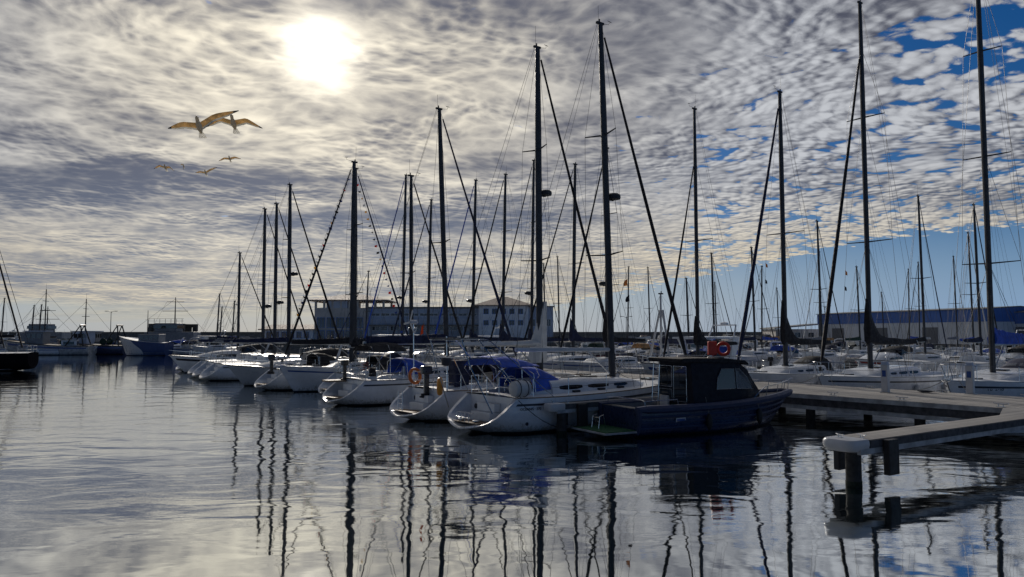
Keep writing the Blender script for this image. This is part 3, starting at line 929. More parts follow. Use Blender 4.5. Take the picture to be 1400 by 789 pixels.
def motorboat(label, loc, rz, L=7, B=1.25, fs=.85, fb=1.25, hull='gelcoat', det=2, style='cruiser', group=None, canvas='canvas_navy', name='motorboat', stripe_mat='blue_stripe', top=None, cat='motorboat', eng=True):
    root = thing(name, label, cat, loc, rz, group)
    h = Hull(L, B, fs, fb, srake=-.05, brake=.22 * L * .6, tfull=.90, wide=.35, flare=.8, stern_up=-.2, draft=.35, pbow=2.4)
    h.build(hull, root, 16, 'closed')
    if stripe_mat: stripe(h, root, .72, .84, stripe_mat, t0=.03)
    deck(h, root, 'deck_white', (.08 * L, .42 * L) if det < 2 else None, 14)
    bm = BM()
    for sd in (1, -1): tube(bm, [h.pt(t / 16, h.sheer(t / 16) - .02, sd, .01) for t in range(17)], .028, 5)
    link('rub_rail', bm, 'dark_stripe', root)
    if det < 2:
        bm = BM(); w = .48 * B; z0 = fs - .5
        loft(bm, [[Vector((x, y, z)) for y, z in ((-w, fs + .02), (-w, z0), (w, z0), (w, fs + .02))] for x in (.08 * L, .42 * L)])
        box(bm, .10 * L, .17 * L, -w, w, z0, z0 + .42, bevel=.04); box(bm, .30 * L, .36 * L, -w, -.12, z0, z0 + .75, bevel=.05); box(bm, .30 * L, .36 * L, .12, w, z0, z0 + .75, bevel=.05)
        link('cockpit', bm, 'deck_white', root)
    if style in ('cruiser', 'fly'):
        x0, x1 = .38 * L, .80 * L
        bm = BM(); rows = []
        for k in range(11):
            u = k / 10; x = lerp(x0, x1, u); w = min(B * .72, h.b(x / L) - .22); w = max(w, .1); z = h.sheer(x / L) + .02
            q = (.55 + .12 * (L > 9)) * (1 - u ** 2.2) + .02
            rows.append([Vector((x, s * w * a, z + q * c)) for s, a, c in ((1, 1.05, -.1), (1, .93, .6), (1, .7, .95), (1, 0, 1.1), (-1, .7, .95), (-1, .93, .6), (-1, 1.05, -.1))])
        loft(bm, rows, cap=True); cr = link('cabin', bm, 'gelcoat', root, smooth=True)
        bm = BM()
        for s in (1, -1):
            rr = []
            for k in range(6):
                u = lerp(.10, .62, k / 5); x = lerp(x0, x1, u); w = max(.1, min(B * .72, h.b(x / L) - .22)); z = h.sheer(x / L) + .02; q = (.55 + .12 * (L > 9)) * (1 - u ** 2.2) + .02
                rr.append([Vector((x, s * (w * lerp(1.03, .95, f) + .012), z + q * f * (1 if k < 5 else .8))) for f in (.22, .52)])
            loft(bm, rr)
        link('window', bm, 'window', cr, recalc=False)
        # wrap windscreen
        z = h.sheer(.4) + .62; bm = BM(); w = B * .70
        lo = [Vector((x0 + dx_, y, z - .10)) for dx_, y in ((-.5, -w), (.25, -w * .95), (.62, -w * .6), (.75, 0), (.62, w * .6), (.25, w * .95), (-.5, w))]
        hi = [Vector((p.x - .38, p.y * .90, z + .38 - (.30 if k in (0, 6) else 0))) for k, p in enumerate(lo)]
        loft(bm, [lo, hi]); ws = link('windscreen', bm, 'window', cr, recalc=False)
        bm = BM(); tube(bm, hi, .018, 5); tube(bm, lo, .015, 5); link('windscreen_frame', bm, 'alu', ws)
        if canvas:
            bm = BM(); canopy_arch(bm, .10 * L, x0 + .35, w * .92, z + .15, z + .75, slope=-.22, droop=.3)
            link('cockpit_cover', bm, canvas, root, smooth=True, recalc=False)
        if style == 'fly':
            bm = BM(); zt = z + 1.15
            rows = []
            for x, s_ in ((.08 * L, .9), (.2 * L, 1), (.45 * L, 1), (.58 * L, .8)):
                rows.append([Vector((x, a * B * .72 * s_, zt + c)) for a, c in ((-1, 0), (-.95, .1), (0, .14), (.95, .1), (1, 0), (0, -.03))])
            loft(bm, rows, closed=True, cap=True); fl = link('flybridge', bm, 'gelcoat', root, smooth=True)
            for s in (1, -1):
                bm = BM(); prism(bm, [(.20 * L, z - .3), (.26 * L, z - .3), (.20 * L, zt + .03), (.12 * L, zt + .03)], .06, Matrix.Translation((0, s * B * .66, 0))); link('support', bm, 'gelcoat', fl)
                bm = BM(); prism(bm, [(.40 * L, z - .2), (.42 * L, z - .2), (.52 * L, zt), (.44 * L, zt)], .05, Matrix.Translation((0, s * B * .6, 0))); link('support', bm, 'gelcoat', fl)
            bm = BM(); tube(bm, [(.18 * L, -B * .6, zt + .1), (.14 * L, -B * .55, zt + .85), (.14 * L, B * .55, zt + .85), (.18 * L, B * .6, zt + .1)], .05, 8)
            lathe(bm, [(.08, 0), (.26, .02), (.26, .12), (.08, .17)], 12, Matrix.Translation((.14 * L, 0, zt + .88))); link('radar_mast', bm, 'gelcoat', fl)
        else:
            bm = BM(); za = z + .95
            tube(bm, [(.24 * L, -B * .80, h.sheer(.2)), (.17 * L, -B * .72, za - .15), (.15 * L, -B * .5, za), (.15 * L, B * .5, za), (.17 * L, B * .72, za - .15), (.24 * L, B * .80, h.sheer(.2))], .055, 8, sx=1.9)
            link('radar_arch', bm, 'gelcoat', root, smooth=True)
    elif style == 'console':
        bm = BM(); box(bm, .42 * L, .50 * L, -.32, .32, fs - .1, fs + .75, bevel=.05); cs = link('console', bm, 'gelcoat', root)
        bm = BM(); box(bm, .49 * L, .50 * L, -.30, .30, fs + .74, fs + 1.12, mtx=None); link('windscreen', bm, 'window', cs)
        bm = BM()
        for s in (1, -1):
            for x in (.36 * L, .52 * L): tube(bm, [(x, s * .5, fs), (x - .05, s * .5, fs + 1.55)], .02, 5)
        tp = link('t_top_frame', bm, 'steel', root)
        bm = BM(); box(bm, .32 * L, .56 * L, -.62, .62, fs + 1.55, fs + 1.61, bevel=.02); link('t_top', bm, canvas or 'canvas_white', tp)
    elif style == 'pilot':
        bm = BM(); x0, x1 = .38 * L, .64 * L; w = B * .66; z = fs + .02; zt = fs + 1.25
        loft(bm, [[Vector((x, y, zz)) for y, zz in ((-w, z), (-w * .92, zt), (0, zt + .06), (w * .92, zt), (w, z))] for x in (x0, lerp(x0, x1, .75), x1)], cap=True)
        cb = link('cabin', bm, 'gelcoat', root)
        bm = BM()
        for s in (1, -1): loft(bm, [[Vector((x, s * (lerp(w, w * .92, f) + .012), lerp(z, zt, f))) for f in (.45, .85)] for x in (lerp(x0, x1, .12), lerp(x0, x1, .85))])
        loft(bm, [[Vector((x1 + .012, y, lerp(z, zt, f))) for f in (.45, .88)] for y in (-w * .8, w * .8)])
        loft(bm, [[Vector((x0 - .012, y, lerp(z, zt, f))) for f in (.08, .82)] for y in (-w * .1, w * .6)])
        link('window', bm, 'window', cb)
        bm = BM(); box(bm, x0 - .25, x1 + .18, -w * 1.03, w * 1.03, zt + .055, zt + .11, bevel=.03); link('roof', bm, 'gelcoat', cb)
        wire(cb, [(x0 + .2, .3, zt + .1), (x0 + .1, .3, zt + 1.7)], .01, 'mast_white', 'antenna')
    elif style == 'covered':
        bm = BM(); rows = []
        for k in range(9):
            u = k / 8; x = lerp(.04 * L, .86 * L, u); w = h.b(x / L) * 1.0; z = h.sheer(x / L); q = .55 * sin(pi * min(1, .15 + u * .85)) ** .7 + .04
            rows.append([Vector((x, a * w, z + q * c)) for a, c in ((-1.01, -.06), (-.98, .03), (-.5, .62), (0, 1), (.5, .62), (.98, .03), (1.01, -.06))])
        loft(bm, rows, cap=True); link('boat_cover', bm, canvas, root, smooth=True)
    # bow rail
    bm = BM(); t0 = .55
    a = [[Vector((h.xz(t, h.sheer(t)), s * (h.b(t) - .05), h.sheer(t) + .38)) for t in (t0, .7, .85, .95)] for s in (1, -1)]
    tube(bm, a[0] + [Vector((L + .02, 0, fb + .40))] + a[1][::-1], .0125, 5)
    for s in (0, 1):
        for p in a[s]: tube(bm, [p, p - Vector((0, 0, .38))], .011, 5)
    link('bow_rail', bm, 'steel', root)
    if eng: outboard(root, (-.12, 0, fs - .15), 1.15 if L < 8 else 1.3)
    return root, h
# ------------------------------------------------------------------ more materials
pmat('concrete', (.22, .215, .20), .85, var=.25, vscale=1.2, bump=.3, bscale=25)
pmat('concrete_dark', (.075, .075, .075), .9, var=.35, vscale=1.5, bump=.3, bscale=25)
pmat('pile', (.035, .035, .035), .8, var=.4, vscale=3, bump=.4)
pmat('pile_weed', (.012, .02, .012), .9, var=.4, vscale=6, bump=.8)
pmat('asphalt', (.06, .06, .062), .9, var=.2, vscale=.6)
pmat('earth', (.12, .11, .10), .95, var=.2, vscale=.3)
pmat('wall_white', (.80, .84, .92), .8, var=.12, vscale=.6)
pmat('wall_grey', (.46, .53, .66), .8, var=.1, vscale=.6)
pmat('wall_tan', (.54, .52, .50), .8, var=.12, vscale=.6)
pmat('wall_blue', (.06, .12, .26), .7, var=.1, vscale=.6)
pmat('roof_tile', (.34, .27, .22), .8, var=.3, vscale=1.5, bump=.5, bscale=6, stretch=(1, 4, 1))
pmat('roof_metal', (.20, .21, .22), .5, var=.1)
pmat('glass_dark', (.02, .03, .045), .08, spec=.8, var=.4, vscale=.4)
pmat('frame_white', (.80, .81, .82), .5)
pmat('frame_blue', (.05, .18, .60), .5)
pmat('beam_white', (.36, .38, .40), .6, var=.35, vscale=2.5)
pmat('fascia_dark', (.055, .058, .066), .8, var=.4, vscale=4)
pmat('plastic_white', (.55, .56, .58), .4, var=.06)

def clad_mat(name, col, rib=.30):
    m = bpy.data.materials.new(name); m.use_nodes = True
    n = m.node_tree; q = G(n); b = n.nodes['Principled BSDF']
    t = q.new('ShaderNodeTexCoord'); x, y, z = q.sep(t.outputs['Object'])
    wv = q.m('ABSOLUTE', q.m('SINE', q.mul(q.add(x, q.mul(y, 1.0)), pi / rib)))
    big_ = q.noise(t.outputs['Object'], .12, 3, .6)
    q.put(b.inputs['Base Color'], q.mix(q.ramp(big_, .3, .7), c4(*[c * .85 for c in col]), c4(*[c * 1.12 for c in col])))
    bn = q.new('ShaderNodeBump'); bn.inputs['Distance'].default_value = .04; bn.inputs['Strength'].default_value = .8
    q.put(bn.inputs['Height'], wv); q.put(b.inputs['Normal'], bn.outputs[0]); b.inputs['Roughness'].default_value = .5
    MATS[name] = m
clad_mat('clad_blue', (.05, .15, .48)); clad_mat('clad_white', (.62, .66, .72)); clad_mat('clad_grey', (.13, .14, .16))

def plank_mat():
    m = bpy.data.materials.new('pontoon_planks'); m.use_nodes = True
    n = m.node_tree; q = G(n); b = n.nodes['Principled BSDF']
    t = q.new('ShaderNodeTexCoord'); x, y, z = q.sep(t.outputs['Object'])
    k = q.mul(y, 1 / .14); cell = q.m('FLOOR', k); fr = q.m('FRACT', k)
    wn = q.new('ShaderNodeTexWhiteNoise', noise_dimensions='1D'); q.put(wn.inputs['W'], cell)
    gap = q.ramp(q.m('ABSOLUTE', q.sub(fr, .5)), .44, .49, 1.0, 0.0)
    gr = q.noise(q.comb(q.mul(x, .8), q.mul(y, 16), 0.0), 3.0, 5, .65)
    v = q.add(q.mul(wn.outputs[0], .45), q.mul(gr, .65))
    col = q.mix(v, c4(.18, .17, .16), c4(.46, .44, .41))
    q.put(b.inputs['Base Color'], q.mix(gap, c4(.02, .02, .02), col))
    bn = q.new('ShaderNodeBump'); bn.inputs['Distance'].default_value = .015
    q.put(bn.inputs['Height'], q.add(gap, q.mul(gr, .2))); q.put(b.inputs['Normal'], bn.outputs[0]); b.inputs['Roughness'].default_value = .75
    MATS['planks'] = m
plank_mat()

# ------------------------------------------------------------------ pontoon between the two rows
N2 = Vector((.8, .6, 0)); T2 = Vector((-.6, .8, 0)); RZ = atan2(.6, .8)
P0 = Vector((10.7, 28.5, 0)); Q0 = Vector((13.3, 33.6, 0)); DZ = .95
def P(t): return P0 + T2 * t
WID = (Q0 - P0).dot(N2)
Q0 = P0 + N2 * WID
def Q(t): return Q0 + T2 * t
def Tv(t, g): return P0 + T2 * t + N2 * g

def dock(name, o, t0, t1, w, label, piles=True, det=0, group='wooden marina pontoons'):
    """o origin of near edge; local x across (N2), local y along (T2)"""
    root = thing(name, label, 'pontoon', o, RZ, group)
    bm = BM(); box(bm, 0, w, t0, t1, DZ - .06, DZ); link('deck_planks', bm, 'planks', root)
    bm = BM()
    for x in (-.03, w + .0):
        box(bm, x, x + .04, t0, t1, DZ - .16, DZ - .012)
    link('edge_board', bm, 'beam_white', root)
    bm = BM()
    for x in (.012, w - .07): box(bm, x, x + .06, t0 + .05, t1, DZ - .42, DZ - .165)
    link('rubbing_strake', bm, 'fascia_dark', root)
    bm = BM()
    for x in (-.02, w - .10): box(bm, x, x + .10, t0, t1, DZ - .56, DZ - .43)
    link('side_beam', bm, 'beam_white', root)
    if piles:
        k = t0 + 1.5; step = 4.0 if det == 0 else 8
        while k < t1:
            for x in (.45, w - .45):
                bm = BM(); lathe(bm, [(.17, -2.5), (.17, DZ - .56)], 12, Matrix.Translation((x, k, 0))); pl = link('pile', bm, 'pile', root, smooth=True)
            bm = BM(); box(bm, .15, w - .15, k - .12, k + .12, DZ - .50, DZ - .07); link('cross_beam', bm, 'concrete_dark', root)
            k += step
    return root

d1 = dock('pontoon', P0, -26, 78, WID, 'wide grey plank pontoon running between the two rows of yachts')

def cleat(parent, x, y, z, rz=0, s=1.0, mat='steel'):
    m_ = Matrix.Translation((x, y, z)) @ Matrix.Rotation(rz, 4, 'Z') @ Matrix.Scale(s, 4); bm = BM()
    box(bm, -.10, .10, -.035, .035, 0, .012, mtx=m_)
    for a in (-.05, .05): tube(bm, [m_ @ Vector((a, 0, 0)), m_ @ Vector((a, 0, .07))], .014 * s, 6)
    tube(bm, [m_ @ Vector((-.16, 0, .085)), m_ @ Vector((-.08, 0, .072)), m_ @ Vector((.08, 0, .072)), m_ @ Vector((.16, 0, .085))], .014 * s, 6)
    return link('cleat', bm, mat, parent)
for t in (-9, -6.2, -3.4, -.6, 2.2, 5.0, 7.8): cleat(d1, WID - .3, t, DZ, pi / 2, 1.3)
for t in (-7, -4, -1.5, 3): cleat(d1, .3, t, DZ, pi / 2, 1.3)
# mooring line coiled on the planks
bm = BM(); pts = []
for k in range(60):
    a = k * .52; r = .10 + .0035 * k
    pts.append((WID - .85 + r * cos(a), -3.0 + r * sin(a), DZ + .015 + .001 * k))
tube(bm, pts, .012, 5); o = link('mooring_rope', bm, 'rope_dark'); o.location = P0; o.rotation_euler = (0, 0, RZ)
tag(o, 'small dark mooring rope coiled on the pontoon planks near the far edge', 'rope')

def pedestal(px, pybase, label):
    p = atz(px, pybase, DZ)
    r = thing('service_pedestal', label, 'pedestal', p, RZ + .1, 'service pedestals on the pontoon')
    bm = BM(); box(bm, -.16, .16, -.16, .16, 0, .03); link('base', bm, 'steel', r)
    bm = BM(); box(bm, -.115, .115, -.125, .125, .03, 1.06, bevel=.02); body = link('body', bm, 'plastic_white', r)
    bm = BM(); box(bm, -.135, .135, -.145, .145, 1.063, 1.10, bevel=.01); box(bm, -.10, .10, -.11, .11, 1.10, 1.20, bevel=.02); link('cap', bm, 'wall_grey', r)
    bm = BM(); box(bm, -.13, -.117, -.07, .07, .62, .86, bevel=.004); link('socket', bm, 'fender_blue', body)
    bm = BM(); tube(bm, [(.118, .0, .5), (.19, 0, .5), (.20, 0, .45)], .018, 6); link('tap', bm, 'steel', body)
    return r
pedestal(1211, 537, 'white service pedestal on the pontoon in front of the black sail cover')
pedestal(1327, 539, 'white service pedestal on the pontoon nearest the right edge of the photo')

# ------------------------------------------------------------------ finger piers
def finger(label, tip, direc, L, w, gusset=False, hang=True, pilex=(.45,), z=1.0):
    """tip = middle of the outer end; local x from the tip inwards"""
    rz = atan2(direc[1], direc[0])
    r = thing('finger_pier', label, 'pier', (tip[0], tip[1], 0), rz, 'finger piers')
    bm = BM(); h = w / 2
    # planks
    box(bm, .62, L, -h, h, z - .045, z)
    for k in range(int((L - .62) / .16)): 
        pass
    link('deck_planks', bm, 'planks2', r)
    # rounded white end cap
    bm = BM(); rows = []
    for zz, s in ((z - .23, .80), (z - .18, .94), (z - .10, 1.0), (z - .03, .98), (z + .012, .90), (z + .02, .70)):
        row = []
        for k in range(17):
            a = pi / 2 + pi * k / 16
            cx = .42; ex = .42 * s; ey = (h + .03) * (s if s > .9 else s)
            # superellipse
            ca, sa = cos(a), sin(a)
            row.append(Vector((cx + ex * (-abs(ca) ** .55), ey * (abs(sa) ** .45) * (1 if sa > 0 else -1), zz)))
        row.append(Vector((.60, -(h + .03) * s, zz))); row.insert(0, Vector((.60, (h + .03) * s, zz)))
        rows.append(row)
    loft(bm, rows, closed=True, cap=True); link('end_bumper', bm, 'plastic_white', r, smooth=True)
    for s in (1, -1):
        bm = BM(); y0 = s * (h + .005); box(bm, .62, L, min(y0, y0 + s * .03), max(y0, y0 + s * .03), z - .17, z - .01); link('rubbing_strake', bm, 'fascia_dark', r)
        bm = BM(); y0 = s * (h - .07); box(bm, .30, L, min(y0, y0 + s * .08), max(y0, y0 + s * .08), z - .29, z - .175); link('side_beam', bm, 'beam_white', r)
    bm = BM()
    x = .35
    while x < L: box(bm, x, x + .08, -h + .075, h - .075, z - .28, z - .18); x += 1.2
    link('cross_beam', bm, 'concrete_dark', r)
    for px in pilex:
        bm = BM(); lathe(bm, [(.165, -2.5), (.168, .12)], 16, Matrix.Translation((px, -.05, 0))); link('pile_foot', bm, 'pile_weed', r, smooth=True)
        bm = BM(); lathe(bm, [(.16, .12), (.16, z - .285)], 16, Matrix.Translation((px, -.05, 0))); link('pile', bm, 'pile', r, smooth=True)
    if hang:
        for x, s in ((1.25, -1), (.95, 1)):
            bm = BM(); y0 = s * (h + .04); box(bm, x - .19, x + .19, min(y0, y0 + s * .14), max(y0, y0 + s * .14), z - .76, z - .02 if s < 0 else z - .20, bevel=.02); link('rubber_fender', bm, 'rubber', r)
    cleat(r, .36, .12, z + .02, 1.2, .8); cleat(r, .80, -.10, z, 1.2, .8)
    if gusset:
        bm = BM(); prof = [(8.1, h + .002), (L, h + .002), (L, h + .9), (L - .5, h + .9)]
        lo = [bm.verts.new((x, y, z - .06)) for x, y in prof]; hi = [bm.verts.new((x, y, z - .004)) for x, y in prof]
        bm.faces.new(lo); bm.faces.new(hi)
        for k in range(4): bm.faces.new([lo[k], lo[(k + 1) % 4], hi[(k + 1) % 4], hi[k]])
        link('gusset_plate', bm, 'planks2', r)
    return r

def plank2():
    m = bpy.data.materials.new('finger_planks'); m.use_nodes = True
    n = m.node_tree; q = G(n); b = n.nodes['Principled BSDF']
    t = q.new('ShaderNodeTexCoord'); x, y, z = q.sep(t.outputs['Object'])
    k = q.mul(y, 1 / .125); cell = q.m('FLOOR', k); fr = q.m('FRACT', k)
    wn = q.new('ShaderNodeTexWhiteNoise', noise_dimensions='1D'); q.put(wn.inputs['W'], cell)
    gap = q.ramp(q.m('ABSOLUTE', q.sub(fr, .5)), .44, .49, 1.0, 0.0)
    gr = q.noise(q.comb(q.mul(x, 1.0), q.mul(y, 18), 0.0), 3.0, 5, .65)
    v = q.add(q.mul(wn.outputs[0], .4), q.mul(gr, .6))
    q.put(b.inputs['Base Color'], q.mix(gap, c4(.02, .02, .02), q.mix(v, c4(.20, .19, .18), c4(.48, .46, .43))))
    bn = q.new('ShaderNodeBump'); bn.inputs['Distance'].default_value = .012
    q.put(bn.inputs['Height'], q.add(gap, q.mul(gr, .2))); q.put(b.inputs['Normal'], bn.outputs[0]); b.inputs['Roughness'].default_value = .75
    MATS['planks2'] = m
plank2()
finger('near finger pier with a white rounded end standing on a dark pile in the foreground', (6.72, 15.55), (.835, .55), 10.9, .74, gusset=True, pilex=(.55, 10.2), z=1.0)
finger('narrow finger pier between the blue canopied yacht and the navy cabin boat', (1.08, 23.6), (.8, .6), 11.3, .42, hang=True, pilex=(.6, 6.5), z=.98)

# docks further back
DK2 = 36.0; DK3 = 74.0; DK4 = 112.0
dock('pontoon', P0 + N2 * (WID + DK2), -34, 95, 2.2, 'pontoon behind the second row of yachts, seen between white hulls', det=1)
dock('pontoon', P0 + N2 * (WID + DK3), -40, 90, 2.2, 'pontoon far back in front of the quay with parked cars', det=1)

# ------------------------------------------------------------------ quay, breakwater, ground
bm = BM(); box(bm, -520, 520, 150, 215, -3, 1.45); q_ = link('quay', bm, 'concrete'); tag(q_, kind='structure')
bm = BM(); box(bm, -520, 520, 149.4, 150.3, 1.20, 1.62); k_ = link('kerb', bm, 'concrete'); tag(k_, kind='structure')
bm = BM(); box(bm, -500, 500, 172, 190, 1.47, 1.49); r_ = link('road', bm, 'asphalt'); tag(r_, kind='structure')
def breakwater():
    r = thing('breakwater_wall', 'long low grey breakwater wall along the horizon behind the marina', 'wall', (0, 205, 0))
    bm = BM(); box(bm, -480, 480, 0, 2.2, 0, 3.55); box(bm, -480, 480, -.35, 2.5, 3.55, 3.85); link('wall', bm, 'concrete', r)
    bm = BM(); rnd = random.Random(4)
    for k in range(400):
        x = rnd.uniform(-470, 470); s = rnd.uniform(1.2, 2.4)
        m_ = Matrix.Translation((x, 5 + rnd.uniform(0, 3), 1.2 + rnd.uniform(-.4, .9))) @ Matrix.Rotation(rnd.uniform(0, 3), 4, 'Z') @ Matrix.Rotation(rnd.uniform(0, 1), 4, 'X')
        box(bm, -s / 2, s / 2, -s / 2, s / 2, -s / 2, s / 2, mtx=m_)
    link('rocks', bm, 'concrete_dark', r)
breakwater()

# ------------------------------------------------------------------ harbour building
def win(parent, x0, x1, z0, z1, y, frame='frame_white', glass='glass_dark', mull=1, depth=.12, rail=False, axis='x'):
    """window set in a wall whose face is at y (facing -Y)"""
    bm = BM()
    def bx(a, b, c, d, y0, y1):
        if axis == 'x': box(bm, a, b, y0, y1, c, d)
        else: box(bm, y0, y1, a, b, c, d)
    sgn = -1
    f = .07
    y0, y1 = (y - .05, y + .03) if axis == 'x' else (y - .03, y + .05)
    bx(x0, x1, z0, z0 + f, y0, y1); bx(x0, x1, z1 - f, z1, y0, y1); bx(x0, x0 + f, z0 + f, z1 - f, y0, y1); bx(x1 - f, x1, z0 + f, z1 - f, y0, y1)
    for k in range(mull):
        c = lerp(x0, x1, (k + 1) / (mull + 1)); bx(c - .03, c + .03, z0 + f, z1 - f, y0 + .004, y1 - .004)
    fr = link('window', bm, frame, parent)
    bm = BM()
    if axis == 'x': box(bm, x0 + f, x1 - f, y - .015, y + .02, z0 + f, z1 - f)
    else: box(bm, y - .02, y + .015, x0 + f, x1 - f, z0 + f, z1 - f)
    link('pane', bm, glass, fr)
    return fr

GZ = 1.45
def hip_roof(parent, x0, x1, y0, y1, z, h, over=1.0, mat='roof_tile', name='roof', ridge=.25):
    x0 -= over; x1 += over; y0 -= over; y1 += over
    bm = BM(); cx = (x0 + x1) / 2; cy = (y0 + y1) / 2; rl = (x1 - x0) * ridge / 2
    e = [Vector((x0, y0, z)), Vector((x1, y0, z)), Vector((x1, y1, z)), Vector((x0, y1, z))]
    v0 = [bm.verts.new(p - Vector((0, 0, .22))) for p in e]; v1 = [bm.verts.new(p) for p in e]
    a = bm.verts.new((cx - rl, cy, z + h)); b = bm.verts.new((cx + rl, cy, z + h))
    bm.faces.new(v0)
    for k in range(4): bm.faces.new([v0[k], v0[(k + 1) % 4], v1[(k + 1) % 4], v1[k]])
    bm.faces.new([v1[0], v1[1], b, a]); bm.faces.new([v1[2], v1[3], a, b]); bm.faces.new([v1[1], v1[2], b]); bm.faces.new([v1[3], v1[0], a])
    return link(name, bm, mat, parent)

def club():
    Y = 158.0
    X = lambda px: (px - 700) / F_PX * Y * 1.0
    Z = lambda py: CAM_H + (457 - py) / F_PX * Y
    r = thing('harbour_building', 'long harbour building with an open roof pavilion on the left and a tiled tower', 'building', (0, 0, GZ))
    g0 = -GZ
    # left pavilion
    x0, x1 = X(430), X(502); zt = Z(421) + g0
    bm = BM(); box(bm, x0, x1, Y, Y + 11, 0, zt); pav = link('pavilion_wall', bm, 'wall_tan', r)
    ze = Z(411.5) + g0
    bm = BM()
    n = 8
    for k in range(n + 1):
        x = lerp(x0 + .2, X(524), k / n)
        box(bm, x - .22, x + .22, Y + .05, Y + .5, zt, ze)
        box(bm, x - .22, x + .22, Y + 10.5, Y + 10.9, zt, ze)
    link('column', bm, 'wall_tan', pav)
    bm = BM(); box(bm, lerp(x0, x1, .22), lerp(x0, x1, .62), Y + .1, Y + 8, zt, ze - .01); link('lantern_room', bm, 'wall_grey', pav)
    hip_roof(pav, x0, X(524), Y, Y + 11, ze + .2, (Z(402) + g0) - ze, 1.3)
    # tall blue framed glazing
    for k in range(5):
        a = lerp(x0 + .6, x1 - .5, k / 5); b = lerp(x0 + .6, x1 - .5, (k + 1) / 5) - .35
        win(pav, a, b, .5, 2.6, Y, 'frame_blue', mull=1); win(pav, a, b, 3.1, (Z(434) + g0), Y, 'frame_blue', mull=1)
    # middle wing
    x2, x3 = x1, X(657); zm = Z(421.5) + g0
    bm = BM(); box(bm, x2 + .003, x3, Y + 1.5, Y + 14, 0, zm); mid_ = link('middle_wall', bm, 'wall_grey', r)
    bm = BM(); box(bm, x2 + .01, x3 + .2, Y + .9, Y + 14.2, zm, zm + .35); link('flat_roof', bm, 'roof_metal', mid_)
    for k in range(11):
        a = lerp(x2 + .6, x3 - .6, k / 11); b = lerp(x2 + .6, x3 - .6, (k + 1) / 11) - .25
        win(mid_, a, b, Z(432) + g0, Z(428) + g0, Y + 1.5, 'frame_white', mull=1)
        win(mid_, a, b, Z(452) + g0, Z(446) + g0, Y + 1.5, 'frame_white', mull=1)
    # terrace with railing
    zt2 = Z(444) + g0
    bm = BM(); box(bm, x2 + .3, x3 + .5, Y - 1.5, Y + 1.49, zt2 - .3, zt2); ter = link('terrace_slab', bm, 'concrete', mid_)
    bm = BM()
    for zz in (.5, .95): box(bm, x2 + .3, x3 + .5, Y - 1.48, Y - 1.42, zt2 + zz, zt2 + zz + .06)
    k = x2 + .3
    while k < x3: box(bm, k, k + .05, Y - 1.48, Y - 1.43, zt2, zt2 + .95); k += 1.0
    link('railing', bm, 'frame_white', ter)
    bm = BM(); k = x2 + .5
    while k < x3: box(bm, k, k + .3, Y - 1.3, Y - 1.0, 0, zt2 - .3); k += 4.0
    link('column', bm, 'wall_grey', ter)
    # right tower
    x4, x5 = X(655), X(722); ze = Z(419) + g0
    bm = BM(); box(bm, x4, x5, Y - 2, Y + 12, 0, ze); tw = link('tower_wall', bm, 'wall_white', r)
    hip_roof(tw, x4, x5, Y - 2, Y + 12, ze + .2, Z(405.5) + g0 - ze, 1.1, ridge=.12)
    for row, (za, zb_) in enumerate(((Z(430), Z(422.5)), (Z(445), Z(438)))):
        for k in range(5):
            a = lerp(x4 + 1.0, x5 - 2.2, k / 4); win(tw, a, a + 1.1, za + g0, zb_ + g0, Y - 2, 'frame_blue', mull=1)
    for k in range(3): win(tw, Y + k * 4, Y + k * 4 + 1.3, Z(430) + g0, Z(422) + g0, x5, 'frame_blue', mull=1, axis='y')
    # end block
    x6, x7 = x5 + .003, X(757); zb_ = Z(419.5) + g0
    bm = BM(); box(bm, x6, x7, Y + 2, Y + 13, 0, zb_); eb = link('end_wall', bm, 'wall_grey', r)
    bm = BM(); box(bm, x6 + .01, x7 + .2, Y + 1.8, Y + 13.2, zb_, zb_ + .25); link('flat_roof', bm, 'roof_metal', eb)
    for k in range(3): a = lerp(x6 + .5, x7 - 1.6, k / 2); win(eb, a, a + 1.1, Z(446) + g0, Z(436) + g0, Y + 2)
    # low annex on the left
    xa, xb = X(362), x0 - .003; za = Z(451) + g0
    bm = BM(); box(bm, xa, xb, Y - 1, Y + 8, 0, za); an = link('annex_wall', bm, 'wall_white', r)
    hip_roof(an, xa, xb, Y - 1, Y + 8, za + .15, Z(444.5) + g0 - za, .8, ridge=.8)
    for k in range(6):
        a = lerp(xa + .8, xb - 1.9, k / 5); win(an, a, a + 1.1, .9, 2.3, Y - 1, 'frame_blue')
    return r
club()

